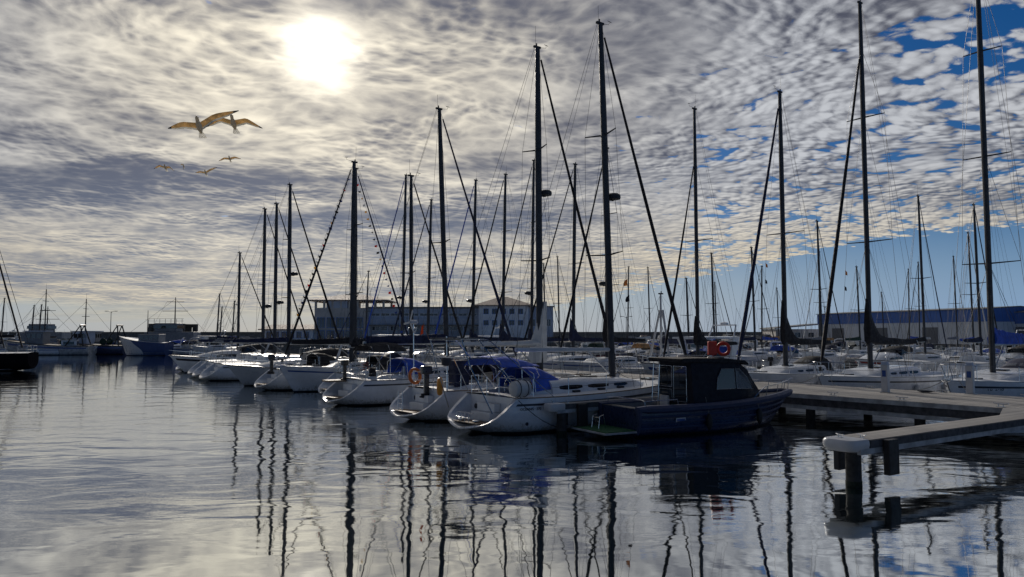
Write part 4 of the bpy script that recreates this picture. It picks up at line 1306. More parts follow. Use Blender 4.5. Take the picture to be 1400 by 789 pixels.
# ------------------------------------------------------------------ warehouses on the right
def warehouse(label, pa, pb, ztop, zsplit, depth, rise=.5, door=True):
    a = Vector((pa[0], pa[1], 0)); b = Vector((pb[0], pb[1], 0)); d = b - a; L = d.length
    r = thing('warehouse', label, 'warehouse', (a.x, a.y, GZ), atan2(d.y, d.x), 'warehouses behind the marina')
    zs = zsplit - GZ; zt = ztop - GZ
    bm = BM(); box(bm, 0, L, 0, depth, 0, zs); lo = link('wall', bm, 'clad_white', r)
    bm = BM(); prism(bm, [(0, 0), (depth, 0), (depth, 0), (depth, 0)][:0] or [(-.1, zs + .002), (-.1, zt), (depth / 2, zt + rise), (depth + .1, zt), (depth + .1, zs + .002)], L + .2,
                   Matrix.Translation((L / 2, 0, 0)) @ Matrix.Rotation(pi / 2, 4, 'Z') )
    link('upper_cladding', bm, 'clad_blue', r)
    bm = BM(); prism(bm, [(-.35, zt + .02), (depth / 2, zt + rise + .03), (depth + .35, zt + .02), (depth + .35, zt + .14), (depth / 2, zt + rise + .16), (-.35, zt + .14)], L + .6,
                     Matrix.Translation((L / 2, 0, 0)) @ Matrix.Rotation(pi / 2, 4, 'Z'))
    link('roof', bm, 'roof_metal', r)
    bm = BM(); k = 4
    while k < L - 4:
        box(bm, k, k + 3.2, -.06, .02, .05, min(3.0, zs - .3)); k += 11
    if door: link('roller_door', bm, 'clad_grey', lo)
    else: bm.free()
    return r
def gxy(px, Y): return ((px - 700) / F_PX * Y, Y)
warehouse('long warehouse with blue upper cladding above a pale lower wall behind the right masts', gxy(1118, 161), gxy(1348, 125), 7.45, 5.35, 16, rise=.5)
warehouse('shorter warehouse with a blue gable, behind the bright blue sail cover', gxy(1350, 130), gxy(1540, 118), 6.9, 5.0, 16, rise=1.2)
def lowshed():
    x0, y0 = gxy(1060, 166); x1, _ = gxy(1122, 166)
    r = thing('harbour_shed', 'low tan harbour shed with a flat grey roof left of the long blue warehouse', 'building', (x0, y0, GZ))
    bm = BM(); box(bm, 0, x1 - x0, 0, 9, 0, 2.9); w_ = link('wall', bm, 'wall_tan', r)
    bm = BM(); prism(bm, [(-.4, 2.92), (-.4, 3.2), (x1 - x0 + .3, 4.2), (x1 - x0 + .3, 3.9)], 10, Matrix.Translation((0, 4.6, 0))); link('roof', bm, 'roof_metal', r)
    for k in range(3): win(w_, 1.2 + k * 3, 2.6 + k * 3, 1.0, 2.2, 0)
lowshed()

# ------------------------------------------------------------------ concrete boat lift frame at far left
def lift():
    Y = 150; X = lambda px: (px - 700) / F_PX * Y; Z = lambda py: CAM_H + (457 - py) / F_PX * Y
    r = thing('boat_lift', 'dark open boat lift frame on thick posts at the far left quay', 'boat lift', (X(240), Y - 4, 0))
    w = (X(263) - X(216)) / 2
    bm = BM(); zt = Z(443)
    for y in (0, 6): box(bm, -w, w, y, y + .8, zt - .7, zt)
    box(bm, -w, w, .9, 5.9, zt - .25, zt - .05); link('top_beam', bm, 'concrete_dark', r)
    bm = BM()
    for y in (.05, .6, 6.05, 6.6):
        for k, f in enumerate((-.93, -.62, .50, .86)):
            pass
    for f in (-.93, -.60, .20, .52, .88):
        b2 = BM()
        for y in (.1, 6.1): box(b2, w * f - .45, w * f + .45, y, y + .6, 0, zt - .7)
        link('post', b2, 'concrete_dark', r)
    bm.free()
    bm = BM()
    for zz in (.5, .95): box(bm, -w, w, .02, .08, zt + zz, zt + zz + .05)
    k = -w
    while k <= w: box(bm, k, k + .06, .02, .08, zt, zt + .95); k += 1.1
    link('railing', bm, 'wire', r)
lift()

def lamp_post(px, Y, ztop, label, n=2):
    x, y = gxy(px, Y)
    r = thing('street_lamp', label, 'street lamp', (x, y, GZ), 0, 'lamp posts on the quay'); H = ztop - GZ
    bm = BM(); tube(bm, [(0, 0, 0), (0, 0, H)], [.10, .06], 8); link('pole', bm, 'wire', r)
    for s in ((-1, 1) if n == 2 else (1,)):
        bm = BM(); tube(bm, [(0, 0, H - .3), (s * .5, 0, H), (s * .9, 0, H + .02)], .04, 6); a = link('arm', bm, 'wire', r)
        bm = BM(); box(bm, min(s * .8, s * 1.4), max(s * .8, s * 1.4), -.14, .14, H - .03, H + .09, bevel=.03); link('lamp_head', bm, 'mast_dark', a)
for px, zt, lb in ((856, 7.2, 'single lamp post on the quay left of the reclining dark sail covers'), (152, 8.4, 'thin lamp post standing left of the boat lift on the far quay'), (1128, 9.6, 'lamp post standing in front of the blue warehouse left end')):
    lamp_post(px, 168, zt, lb)

# ------------------------------------------------------------------ parked cars on the quay
def car(px, Y, col, label, suv=False, rz=0):
    x, y = gxy(px, Y)
    r = thing('parked_car', label, 'car', (x, y, GZ + .04), rz, 'cars parked on the far quay')
    L, w, h = 4.2, .86, 1.48 if not suv else 1.7
    body = [(-2.1, .28), (-2.12, .75), (-1.95, .92), (-1.2, .98), (1.1, .96), (1.95, .80), (2.1, .60), (2.08, .28)]
    bm = BM(); rows = []
    for f, s in ((-1, .93), (-.85, 1), (.85, 1), (1, .93)):
        rows.append([Vector((a * s, f * w, lerp(.6, z, s))) for a, z in body])
    loft(bm, rows, cap=True); b = link('body', bm, col, r)
    bm = BM(); cab = [(-1.75, .95), (-1.35, h - .06), (-.9, h), (.35, h - .02), (.75, h - .18), (1.35, .95)]
    rows = [[Vector((a, f * w * (.95 if z < 1.1 else .78), z)) for a, z in cab] for f in (-1, 1)]
    loft(bm, rows, cap=True); g_ = link('cabin_glass', bm, 'window', b)
    bm = BM(); rows = [[Vector((a, f * w * .80, z)) for a, z in [(-1.38, h - .07), (-.9, h + .02), (.35, h), (.72, h - .16)]] for f in (-1, 0, 1)]
    loft(bm, rows); bmesh.ops.solidify(bm, geom=bm.faces[:], thickness=.03); link('roof', bm, col, b)
    for sx in (-1.3, 1.3):
        for sy in (-1, 1):
            bm = BM(); m_ = Matrix.Translation((sx, sy * .74, .31)) @ Matrix.Rotation(pi / 2, 4, 'X')
            lathe(bm, [(.05, -.10), (.31, -.10), (.33, -.07), (.33, .07), (.31, .10), (.05, .10)], 16, m_); wh = link('wheel', bm, 'rubber', r)
            bm = BM(); lathe(bm, [(.02, -.105), (.19, -.105), (.19, .105), (.02, .105)], 12, m_); link('rim', bm, 'alu', wh)
    for s in (-1, 1):
        bm = BM(); box(bm, 2.0, 2.10, s * .62 - .15, s * .62 + .15, .60, .74); link('headlight', bm, 'fender_white', b)
    return r
pmat('car_white', (.60, .61, .62), .3, coat=.5); pmat('car_silver', (.35, .37, .40), .3, metal=.5, coat=.5); pmat('car_blue', (.03, .07, .18), .3, coat=.5); pmat('car_dark', (.03, .03, .035), .3, coat=.5); pmat('car_red', (.25, .02, .02), .3, coat=.5)
CARS = [(995, 'car_white', 'pale hatchback parked on the quay behind the lifebuoy', 1), (1010, 'car_blue', 'dark blue car parked beside the pale hatchback', 0), (1020, 'car_silver', 'silver car parked between the dark blue car and the mast with the black cover', 0),
        (1032, 'car_dark', 'black car parked just left of the white car with its nose to the harbour', 0), (1047, 'car_white', 'white car parked with its nose towards the harbour left of the tan shed', 1), (962, 'car_dark', 'black car parked alone behind the mast with the small black cover', 0),
        (905, 'car_silver', 'silver car parked behind the yacht with the pale radar poles', 0), (880, 'car_red', 'red car parked near the single lamp post', 0)]
for px, c, lb, s in CARS: car(px, 166, c, lb, bool(s), -pi / 2 + .1 if s else -pi / 2 - .05)
pmat('buoy_yellow', (.70, .28, .03), .5)
pmat('ensign', (.40, .09, .02), .8)
# ------------------------------------------------------------------ near row (bows on the pontoon)
RB = RZ + pi
def solve(px, off, base='P'):
    """parameter t along the pontoon so that the point off metres along N2 from the edge lands at px"""
    k = (px - 700) / F_PX * 1.002
    o = (P0 if base == 'P' else Q0 if base == 'Q' else base) + N2 * off
    return (o.x - k * o.y) / (.6 + .8 * k)
def mast_pos(px, off, base='P'):
    t = solve(px, off, base); o = (P0 if base == 'P' else Q0 if base == 'Q' else base)
    return o + T2 * t + N2 * off, t
def topz(p, py): return at(700, py, p.y).z

def bow_lines(r, h, gap):
    for s in (1, -1):
        a = Vector((h.L - .5, s * .25, h.sheer(.95) + .05)); b = Vector((h.L + gap + .12, s * 1.3, DZ + .01)); pts = []
        for k in range(7):
            u = k / 6; pts.append(a.lerp(b, u) - Vector((0, 0, .16 * sin(pi * u))))
        wire(r, pts, .013, 'rope', 'mooring_line')
def rowA(px, py, label, L, xm, gap, **k):
    p, t = mast_pos(px, -(gap + L - xm))
    loc = p - N2 * xm
    r, h = sailboat(label, loc, RZ, L=L, xm=xm, ztop=topz(p, py), group=GRP_A, **k)
    bow_lines(r, h, gap); return r, h
def rowB(px, py, label, L, J, gap, base='Q', **k):
    p, t = mast_pos(px, gap + J, base)
    loc = p + N2 * (L - J)
    r, h = sailboat(label, loc, RB, L=L, xm=L - J, ztop=topz(p, py), **k)
    bow_lines(r, h, gap); return r, h

# the yacht with the blue canopies
hero, hh = rowA(836, 37, 'white sloop with two bright blue canopies and a stern gantry beside the navy cabin boat', 11.8, 7.1, 1.0,
    B=1.85, det=0, fs=1.15, fb=1.5, bim='canvas_blue', hood='canvas_blue', stripe_mat='dark_stripe', nfend=0, roof=(.275, .72), bimx=(-.35, 1.25, 1.42, -.22),
    rig_kw=dict(rake=.48, nsp=2, sp_w=1.0, furl='canvas_black', furl_r=.085, cover=None, boomlen=4.6, boomz=2.62, boom_mat='mast_white', radar=8.4, flags=2, mr=(.145, .10), back=True))
def hero_extras(r, h):
    sh = h.sheer(.05)
    bm = BM()
    zt = 3.02
    for s in (1, -1):
        tube(bm, [(.62, s * 1.28, .72), (-.05, s * 1.02, 2.2), (-.32, s * .95, zt)], .02, 6)
        tube(bm, [(2.9, s * 1.55, sh), (.75, s * 1.0, zt - .05), (.62, s * .95, zt)], .018, 6)
        tube(bm, [(1.6, s * 1.50, sh), (.30, s * 1.0, zt)], .016, 6)
        tube(bm, [(-.32, s * .95, zt), (.65, s * .95, zt)], .018, 6)
        tube(bm, [(-.16, s * 1.04, 2.45), (.55, s * 1.14, 2.45), (1.15, s * 1.1, 2.5)], .014, 6)
    for x in (-.32, .16, .65): tube(bm, [(x, -.95, zt), (x, .95, zt)], .018, 6)
    tube(bm, [(-.16, -1.04, 2.45), (-.16, 1.04, 2.45)], .014, 6)
    o = link('stern_gantry', bm, 'steel', r)
    bm = BM(); box(bm, -.38, .60, -.85, .85, zt + .025, zt + .06, bevel=.01); link('solar_panel', bm, 'window', o)
    # flag on its staff
    bm = BM(); tube(bm, [(-.35, .97, zt), (-.55, 1.0, zt + .55)], .010, 5); st = link('flag_staff', bm, 'varnish', o)
    bm = BM(); loft(bm, [[Vector((-.55, 1.0 + .02 * sin(k), zt + .5 - .10 * k)), Vector((-.58 - .015 * k, 1.07, zt + .45 - .10 * k))] for k in range(4)]); bmesh.ops.solidify(bm, geom=bm.faces[:], thickness=.004)
    link('ensign', bm, 'ensign', st)
    # horseshoe lifebuoy on the far side of the gantry, white canister on the near rail
    lifebuoy(r, Vector((.35, 1.42, sh + .28)), (.8, -.6, 0), 'buoy_yellow', .24, .085, half=True, name='horseshoe_buoy')
    bm = BM(); m_ = Matrix.Translation((1.55, -1.50, sh + .33)) @ Matrix.Rotation(pi / 2, 4, 'Y')
    lathe(bm, [(.12, -.34), (.24, -.28), (.26, -.1), (.26, .1), (.24, .28), (.12, .34)], 16, m_); lr = link('liferaft_canister', bm, 'fender_white', r, smooth=True)
    bm = BM()
    for x in (1.40, 1.70): torus(bm, (x, -1.50, sh + .33), .268, .012, (1, 0, 0), 20, 5)
    link('strap', bm, 'rope_dark', lr)
    bm = BM()
    for sd in (1, -1):
        y = sd * .42 + .05; lathe(bm, [(.12, 0), (.12, .03), (.05, .05)], 12, Matrix.Translation((.62, y, .40)))
    for y in (-.35, -.12, .12, .35): tube(bm, [(.35, y, .38), (.35, y, .66), (.55, y, .66)], .012, 5)
    tube(bm, [(.35, -.4, .52), (.35, .4, .52)], .012, 5); link('folded_swim_ladder', bm, 'steel', r)
    # steps moulded in the scoop
    # mooring line looping to the water
    bm = BM(); pts = []
    for k in range(15):
        u = k / 14; pts.append((lerp(1.2, 5.6, u), -h.b(.3) - .05 - .1 * sin(pi * u), lerp(sh, 1.05, u) - 1.0 * (1 - (2 * u - 1) ** 2)))
    tube(bm, pts, .013, 5); link('mooring_line', bm, 'rope_dark', r)
    # dark rectangular port and hull lettering
    bm = BM(); a = [h.pt(t, z, -1, .008) for t, z in ((.385, .80), (.435, .80), (.435, .98), (.385, .98))]
    bm.faces.new([bm.verts.new(p) for p in a]); link('hull_port', bm, 'window', r)
    p = h.pt(.112, .78, -1, .012); q = h.pt(.145, .78, -1, .012); ang = atan2(q.y - p.y, q.x - p.x)
    text_mesh('hull_lettering', 'OCEANIS · 370', .12, 'dark_stripe', r, Matrix.Translation(p) @ Matrix.Rotation(ang, 4, 'Z') @ Matrix.Rotation(pi / 2, 4, 'X'))
    bm = BM()
    for t in (.36, .46, .54):
        x = t * h.L; box(bm, x - .14, x + .14, -1.22, -1.08, h.sheer(t) + .04, h.sheer(t) + .12, bevel=.02)
    link('deck_fitting', bm, 'dark_stripe', r)
    bm = BM(); lathe(bm, [(.01, 0), (.05, .0), (.06, .03), (.01, .04)], 10, Matrix.Translation(h.pt(.13, .35, -1, 0)) @ Matrix.Rotation(pi / 2, 4, 'X')); link('skin_fitting', bm, 'dark_stripe', r)
hero_extras(hero, hh)

b2_, h2 = rowA(738, 66, 'white yacht with an orange lifebuoy at its stern and a white sail beside its mast', 11.8, 7.0, 1.0,
    B=1.8, det=0, hood='canvas_navy', stripe_mat=None, roof_mat='gelcoat_cream', nfend=1,
    rig_kw=dict(rake=.10, nsp=2, furl='canvas_black', furl_r=.085, cover='sail_white', ch=(.22, .14), boomlen=4.5, boomz=2.75, radar=9.2, mr=(.16, .11)))
def b2x(r, h):
    sh = h.sheer(0); xs = h.xz(0, sh)
    lifebuoy(r, Vector((xs + .12, h.b(0) * .75, sh + .45)), (1, .35, 0), 'orange', .27, .065)
    outboard(r, (xs + .02, -.15, sh + .55), .95)
    bm = BM(); box(bm, xs + .75, xs + 1.35, -.95, -.35, sh + .1, sh + 1.1, bevel=.08); link('folded_canopy', bm, 'canvas_navy', r)
    bm = BM(); tube(bm, [(xs + .2, -1.2, sh), (xs + .15, -1.2, sh + 2.0)], .022, 6); pp = link('antenna_pole', bm, 'steel', r)
    bm = BM(); lathe(bm, [(.02, -.25), (.17, -.2), (.2, 0), (.17, .1), (.02, .14)], 14, Matrix.Translation((xs + .15, -1.2, sh + 1.15))); link('engine_cowl', bm, 'skin_dark', pp, smooth=True)
    bm = BM(); tube(bm, [(xs + .1, 1.1, sh), (xs + .05, 1.1, sh + 2.5)], .02, 6); wp = link('wind_generator_pole', bm, 'steel', r)
    bm = BM(); c = Vector((xs + .05, 1.1, sh + 2.55)); lathe(bm, [(.02, -.2), (.09, -.1), (.09, .12), (.03, .2)], 10, Matrix.Translation(c) @ Matrix.Rotation(pi / 2, 4, 'Y'))
    for k in range(3):
        a = k * 2.094 + .4; e = Vector((-.14, cos(a) * .5, sin(a) * .5)); box(bm, -.01, .01, -.04, .04, .0, .5, mtx=Matrix.Translation(c + Vector((-.15, 0, 0))) @ Matrix.Rotation(a, 4, 'X'))
    link('wind_generator', bm, 'plastic_white', wp)
    stern_ladder(r, .35, 0, .38, 1.1)
b2x(b2_, h2)
# white headsail hanging beside this mast
bm = BM(); 
_x = 7.15; rows = []
for k in range(9):
    u = k / 8; z = lerp(2.0, 4.6, u); w = .95 * (1 - u) ** .8 + .06
    rows.append([Vector((_x + .1 - w * .9 + .0, .10 * sin(u * 5), z)), Vector((_x - w * .3, .20, z)), Vector((_x + .28, .05, z)), Vector((_x - w * .3, -.16, z))])
loft(bm, rows, closed=True, cap=True); link('hoisted_sail', bm, 'sail_white', b2_, smooth=True)

b3_, h3 = rowA(612, 152, 'white sloop with a black cockpit canopy, blue sprayhood and long dark boom cover', 11.3, 6.6, 1.2,
    B=1.75, det=1, hood='canvas_blue', stripe_mat='dark_stripe', bim='canvas_black', nfend=1,
    rig_kw=dict(rake=.55, nsp=1, furl='canvas_navy', furl_r=.08, cover='canvas_navy', ch=(.50, .34), boomlen=4.6, boomz=2.75, mr=(.14, .09)))
def b3x(r, h):
    sh = h.sheer(0); xs = h.xz(0, sh)
    outboard(r, (xs + .05, .7, sh + .6), .8)
    bm = BM(); box(bm, xs - .9, xs - .05, .5, 1.3, sh - .12, sh - .04, bevel=.02); link('stern_platform', bm, 'teak', r)
    bm = BM()
    for k in range(26):
        pass
    pts = [(xs + .35 + .14 * cos(k * .6), -.7 + .22 * sin(k * .6), sh + .42 + .012 * k) for k in range(34)]
    tube(bm, pts, .014, 5); link('rope_coil', bm, 'red_stripe', r)
    bm = BM(); lathe(bm, [(.16, 0), (.17, .05), (.15, .42), (.02, .44)], 12, Matrix.Translation((xs + .9, -.3, sh + .1))); link('bucket', bm, 'canvas_black', r)
b3x(b3_, h3)

rowA(563, 241, 'shorter yacht with black canopy directly beyond the sloop with the long dark boom cover', 9.6, 5.5, 1.2,
    B=1.55, det=1, hood='canvas_black', stripe_mat=None, wheel=False, rig_kw=dict(rake=.1, nsp=1, furl='canvas_black', furl_r=.07, cover='canvas_black', ch=(.4, .25), boomlen=3.8, boomz=2.5, mr=(.12, .08)))
b4_, h4 = rowA(486, 231, 'white yacht with an outboard on its stern rail, moored beside the flag-dressed boat', 10.8, 6.3, 1.3,
    B=1.65, det=1, hood='canvas_black', stripe_mat='dark_stripe', bim=None, rig_kw=dict(rake=.1, nsp=2, furl='canvas_navy', furl_r=.075, cover='canvas_black', ch=(.42, .28), boomlen=4.2, boomz=2.6, mr=(.14, .09)))
outboard(b4_, (1.0, -.6, 1.75), .9)
# boat dressed with signal flags, moored bow out
p_, t_ = mast_pos(482, -7.2)
f1_, hf = sailboat('tall-masted yacht lying bow outwards, dressed with small signal flags down its forestay', p_ + N2 * 6.6, RB, L=10.9, xm=6.6, B=1.7, ztop=topz(p_, 222), det=1, group=GRP_A, hood='canvas_navy', bim='canvas_navy',
    rig_kw=dict(rake=0, nsp=2, furl='canvas_black', furl_r=.07, cover='canvas_black', ch=(.5, .3), boomlen=4.2, mr=(.15, .10)))
def flagline(r, A, B, n, seed):
    rnd = random.Random(seed); A = Vector(A); B = Vector(B)
    wire(r, [A, B], .006, 'rope', 'flag_line')
    bm = BM()
    for k in range(n):
        p = A.lerp(B, (k + .5) / n); s = rnd.uniform(.12, .17); y = rnd.uniform(-.08, .08)
        q = [p, p + Vector((-.02, 0, -s)), p + Vector((-s * 1.15, y, -s * rnd.uniform(.8, 1.2))), p + Vector((-s * 1.1, y, -.02 * rnd.uniform(0, 4)))]
        if rnd.random() < .4: q = [q[0], q[1], (q[2] + q[3]) / 2]
        bm.faces.new([bm.verts.new(v) for v in q]).material_index = rnd.choice((0, 1, 2, 3, 4, 4, 4, 2))
    bmesh.ops.solidify(bm, geom=bm.faces[:], thickness=.005)
    link('signal_flags', bm, ['life_red', 'fender_white', 'fender_blue', 'yellow', 'canvas_black'], r)
zt_ = topz(p_, 226)
flagline(f1_, (6.85, 0, zt_ - .3), (9.9, -.25, 4.2), 26, 3)
flagline(b4_, (6.4, .1, topz(p_, 232)), (10.0, .2, 2.8), 24, 5)

rowA(396, 253, 'white scoop-sterned yacht carrying the tallest mast left of the flag-dressed boat', 11, 6.4, 1.4, B=1.7, det=2, stripe_mat='dark_stripe',
     rig_kw=dict(rake=.1, nsp=2, furl='canvas_black', furl_r=.09, cover='canvas_navy', boomlen=4.2, mr=(.15, .1), radar=7.6, boomz=2.6))
rowA(377, 279, 'white yacht with navy boom cover, its mast the second left of the flag-dressed boat', 10.6, 6.2, 1.4, B=1.6, det=2, stripe_mat='blue_stripe',
     rig_kw=dict(rake=.05, nsp=1, furl='canvas_black', furl_r=.08, cover='canvas_navy', boomlen=4.0, mr=(.14, .1), radar=5.6, boomz=2.55))
rowA(361, 286, 'white yacht with a bare boom and low radar, third mast left of the flag-dressed boat', 10.2, 5.9, 1.4, B=1.6, det=2, stripe_mat=None,
     rig_kw=dict(rake=.05, nsp=1, furl='canvas_black', furl_r=.07, cover='canvas_grey', boomlen=3.9, mr=(.14, .1), radar=5.4, boomz=2.55))
rowA(327, 346, 'outermost yacht of the near row with a short lone mast at the left end', 9.4, 5.4, 1.3, B=1.5, det=2, stripe_mat='blue_stripe',
     rig_kw=dict(rake=.0, nsp=1, furl='canvas_black', furl_r=.07, cover='canvas_navy', boomlen=3.5, mr=(.12, .08)))
# motor cruisers lying bow out in the near row
def mA(pxb, pyb, zb, L, label, **k):
    p = atz(pxb, pyb, zb); return motorboat(label, Vector((p.x, p.y, 0)) + N2 * L, RB, L=L, group='motor cruisers in the near row', **k)
mA(309, 503, 1.15, 8.5, 'grey-white motor cruiser lying bow outwards between two yachts, its deck rail bare', det=2, B=1.4, fs=.95, fb=1.35, hull='gelcoat_grey', stripe_mat=None, canvas='canvas_black', eng=False)
mA(231, 488, 1.35, 9.5, 'white motor cruiser with a dark hull band, outermost of the near row', det=2, B=1.5, fs=1.05, fb=1.5, stripe_mat='dark_stripe', canvas='canvas_black', eng=False)

# ------------------------------------------------------------------ navy cabin boat
pmat('strake', (.025, .038, .095), .5)
def cabin_boat():
    rz = R(28)
    r = thing('cabin_boat', 'navy cabin motorboat with a dark wheelhouse, green swim platform and red lifebuoy on its roof', 'motorboat', (3.45, 23.8, 0), rz)
    L = 7.7
    h = Hull(L, 1.12, .88, 1.12, srake=-.06, brake=1.1, tfull=.90, wide=.38, flare=.7, stern_up=-.2, draft=.35, pbow=2.6)
    h.build('navy_gel', r, 24, 'closed')
    # strakes
    for k, z in enumerate((.28, .46, .64)):
        bm = BM()
        for s in (1, -1): tube(bm, [h.pt(t / 24, z * h.sheer(t / 24) / .88, s, .012) for t in range(24)], .045, 6, sx=.8)
        link('hull_strake', bm, 'strake', r)
    bm = BM()
    for s in (1, -1):
        tube(bm, [h.pt(0, .12, s, .03), h.pt(0, .5, s, .04)] + [h.pt(t / 24, h.sheer(t / 24), s, .02) for t in range(25)], [.05, .07] + [.13] * 24 + [.07], 8)
    link('rubber_gunwale', bm, 'strake', r, smooth=True)
    # deck rim and cockpit
    bm = BM(); rows = []
    ts = [k / 24 for k in range(25)]
    fr = (-1, -.80, .80, 1)
    g_ = [[bm.verts.new((h.xz(t, h.sheer(t)), f * h.b(t), h.sheer(t) + .02)) for f in fr] for t in ts]
    for i in range(24):
        for k in range(3):
            if k == 1 and 1 <= i < 8: continue
            bm.faces.new([g_[i][k], g_[i + 1][k], g_[i + 1][k + 1], g_[i][k + 1]])
    link('deck', bm, 'navy_cabin', r)
    bm = BM(); x0, x1 = L / 24, L * 8 / 24; w = h.b(.2) * .8
    loft(bm, [[Vector((x, y, z)) for y, z in ((-w, .9), (-w, .32), (w, .32), (w, .9))] for x in (x0, x1)]); box(bm, x0 - .04, x0, -w, w, .32, .72)
    box(bm, x0 + .02, x0 + .45, -w + .02, w - .02, .33, .66, bevel=.03)
    link('cockpit', bm, 'canvas_grey', r)
    # swim platform with green mat
    bm = BM(); box(bm, -1.25, -.02, -.95, .95, .16, .22, bevel=.02); pl = link('swim_platform', bm, 'beam_white', r)
    bm = BM(); box(bm, -1.20, -.06, -.90, .90, .222, .245); link('platform_mat', bm, 'green_mat', pl)
    bm = BM()
    for y in (-.02, .36): tube(bm, [(-.85, y, .25), (-.80, y, .62), (-.66, y, .66), (-.58, y, .26)], .013, 6)
    for z in (.34, .46, .58): tube(bm, [(-.83, -.02, z), (-.83, .36, z)], .012, 5)
    link('boarding_ladder', bm, 'steel', pl)
    # wheelhouse
    xa, xb, xc, xd = 2.25, 4.40, 4.6, 5.40
    wb, wt = .92, .80; zb, zt = .90, 2.26
    bm = BM()
    def ring(x, w0, w1, z0, z1): return [Vector((x, -w0, z0)), Vector((x, -w1, z1)), Vector((x, 0, z1 + .05)), Vector((x, w1, z1)), Vector((x, w0, z0))]
    loft(bm, [ring(xa, wb, wt, zb, zt), ring(xb, wb * .98, wt * .97, zb, zt - .02)], cap=True)
    cb = link('wheelhouse', bm, 'navy_cabin', r)
    bm = BM(); loft(bm, [ring(xb + .004, wb * .97, wt * .96, zb, zt - .03), ring(xb + .35, wb * .9, wt * .90, zb + .03, zt - .22), ring(xd + .15, wb * .62, wb * .60, zb + .02, zb + .34)], cap=True)
    link('forward_cabin', bm, 'navy_cabin', cb)
    bm = BM(); prism(bm, [(xa - .42, zt + .02), (xa - .45, zt + .14), (xa - .3, zt + .16), (3.6, zt + .15), (xb + .22, zt + .05), (xb + .42, zt - .09), (xb + .30, zt - .10), (xb, zt + .0)], 2 * wt + .12)
    bmesh.ops.bevel(bm, geom=bm.edges[:], offset=.02, segments=2, affect='EDGES'); link('roof', bm, 'canvas_black', cb)
    def side(x, f, s, e=.012): return Vector((x, s * (lerp(wb, wt, (f - zb) / (zt - zb)) + e), f))
    for s in (1, -1):
        bm = BM(); q = [side(3.28, 1.38, s), side(xb - .30, 1.38, s), side(xb - .30, 2.05, s), side(3.55, 2.05, s), side(3.35, 1.75, s)]
        bm.faces.new([bm.verts.new(p) for p in q]); sw = link('window', bm, 'window', cb, recalc=False)
        bm = BM(); tube(bm, q + [q[0]], .014, 5); link('frame', bm, 'alu', sw)
        bm = BM(); q = [side(xb - .22, 1.38, s), Vector((xb + .62, s * .79, 1.34)), Vector((xb + .34, s * .80, 1.72)), side(xb - .05, 2.03, s), side(xb - .22, 2.05, s)]
        bm.faces.new([bm.verts.new(p) for p in q]); sw = link('window', bm, 'clear_plastic', cb, recalc=False)
        bm = BM(); tube(bm, q + [q[0]], .014, 5); link('frame', bm, 'alu', sw)
    # windscreen panes
    bm = BM(); a0 = Vector((xb + .395, 0, zt - .27)); 
    for y0, y1 in ((-.70, -.04), (.04, .70)):
        bm.faces.new([bm.verts.new(p) for p in (Vector((xb + .43, y0, zt - .25)), Vector((xb + .43, y1, zt - .25)), Vector((xd - .02, y1 * .78, zb + .46)), Vector((xd - .02, y0 * .78, zb + .46)))])
    link('windscreen', bm, 'window', cb, recalc=False)
    # rear bulkhead: panes and sliding door
    for y0, y1, z0, z1 in ((.12, .78, 1.45, 2.14), (-.60, .04, .98, 2.14), (.12, .78, .98, 1.36)):
        bm = BM(); box(bm, xa - .012, xa - .004, y0, y1, z0, z1); pn = link('window', bm, 'window', cb)
        bm = BM(); xx = xa - .018
        tube(bm, [(xx, y0, z0), (xx, y1, z0), (xx, y1, z1), (xx, y0, z1), (xx, y0, z0)], .016, 5); link('frame', bm, 'steel', pn)
    bm = BM(); tube(bm, [(xa - .02, -.68, 1.15), (xa - .08, -.68, 1.2), (xa - .08, -.68, 1.75), (xa - .02, -.68, 1.8)], .013, 5); link('grab_handle', bm, 'steel', cb)
    # ladder to the roof at the far corner
    bm = BM()
    for y in (.58, .90): tube(bm, [(xa - .28, y, .45), (xa - .16, y, zt - .1), (xa - .10, y, zt + .22), (xa + .25, y, zt + .22)], .014, 6)
    for k in range(6): z = .65 + k * .28; tube(bm, [(xa - .28 + .035 * k, .58, z), (xa - .28 + .035 * k, .90, z)], .013, 5)
    link('roof_ladder', bm, 'steel', cb)
    bm = BM()
    tube(bm, [(3.0, -wt + .05, zt + .12), (3.05, -wt + .05, zt + .20), (4.5, -wt + .06, zt + .18), (4.55, -wt + .06, zt + .08)], .012, 5)
    tube(bm, [(3.0, wt - .05, zt + .12), (3.05, wt - .05, zt + .20), (4.5, wt - .06, zt + .18), (4.55, wt - .06, zt + .08)], .012, 5)
    link('roof_rail', bm, 'steel', cb)
    # rails
    bm = BM()
    for s in (1, -1):
        pts = [Vector((xb + .35, s * .98, h.sheer(.6) + .05)), Vector((xb + .75, s * .96, h.sheer(.65) + .30))] + [Vector((h.xz(t, h.sheer(t)), s * (h.b(t) - .04), h.sheer(t) + .42)) for t in (.72, .82, .92, .98)]
        tube(bm, pts + [Vector((L + .12, s * .02, 1.58))], .014, 6)
        for t in (.72, .82, .90, .96):
            p = Vector((h.xz(t, h.sheer(t)), s * (h.b(t) - .04), h.sheer(t))); tube(bm, [p, p + Vector((.08, 0, .42))], .013, 5)
    link('bow_rail', bm, 'steel', r)
    bm = BM()
    tube(bm, [(.25, -.98, .9), (.22, -.98, 1.12), (.32, -.6, 1.14), (.32, .55, 1.14), (.22, .98, 1.12), (.25, .98, .9)], .014, 6)
    tube(bm, [(.25, -.98, 1.12), (1.5, -1.0, 1.14), (1.56, -1.0, .9)], .014, 6)
    link('stern_rail', bm, 'steel', r)
    # things in the cockpit, plate on the hull
    bm = BM(); box(bm, 2.16, 2.24, .26, .70, .55, 1.14, bevel=.02, mtx=None); link('white_board', bm, 'plastic_white', r)
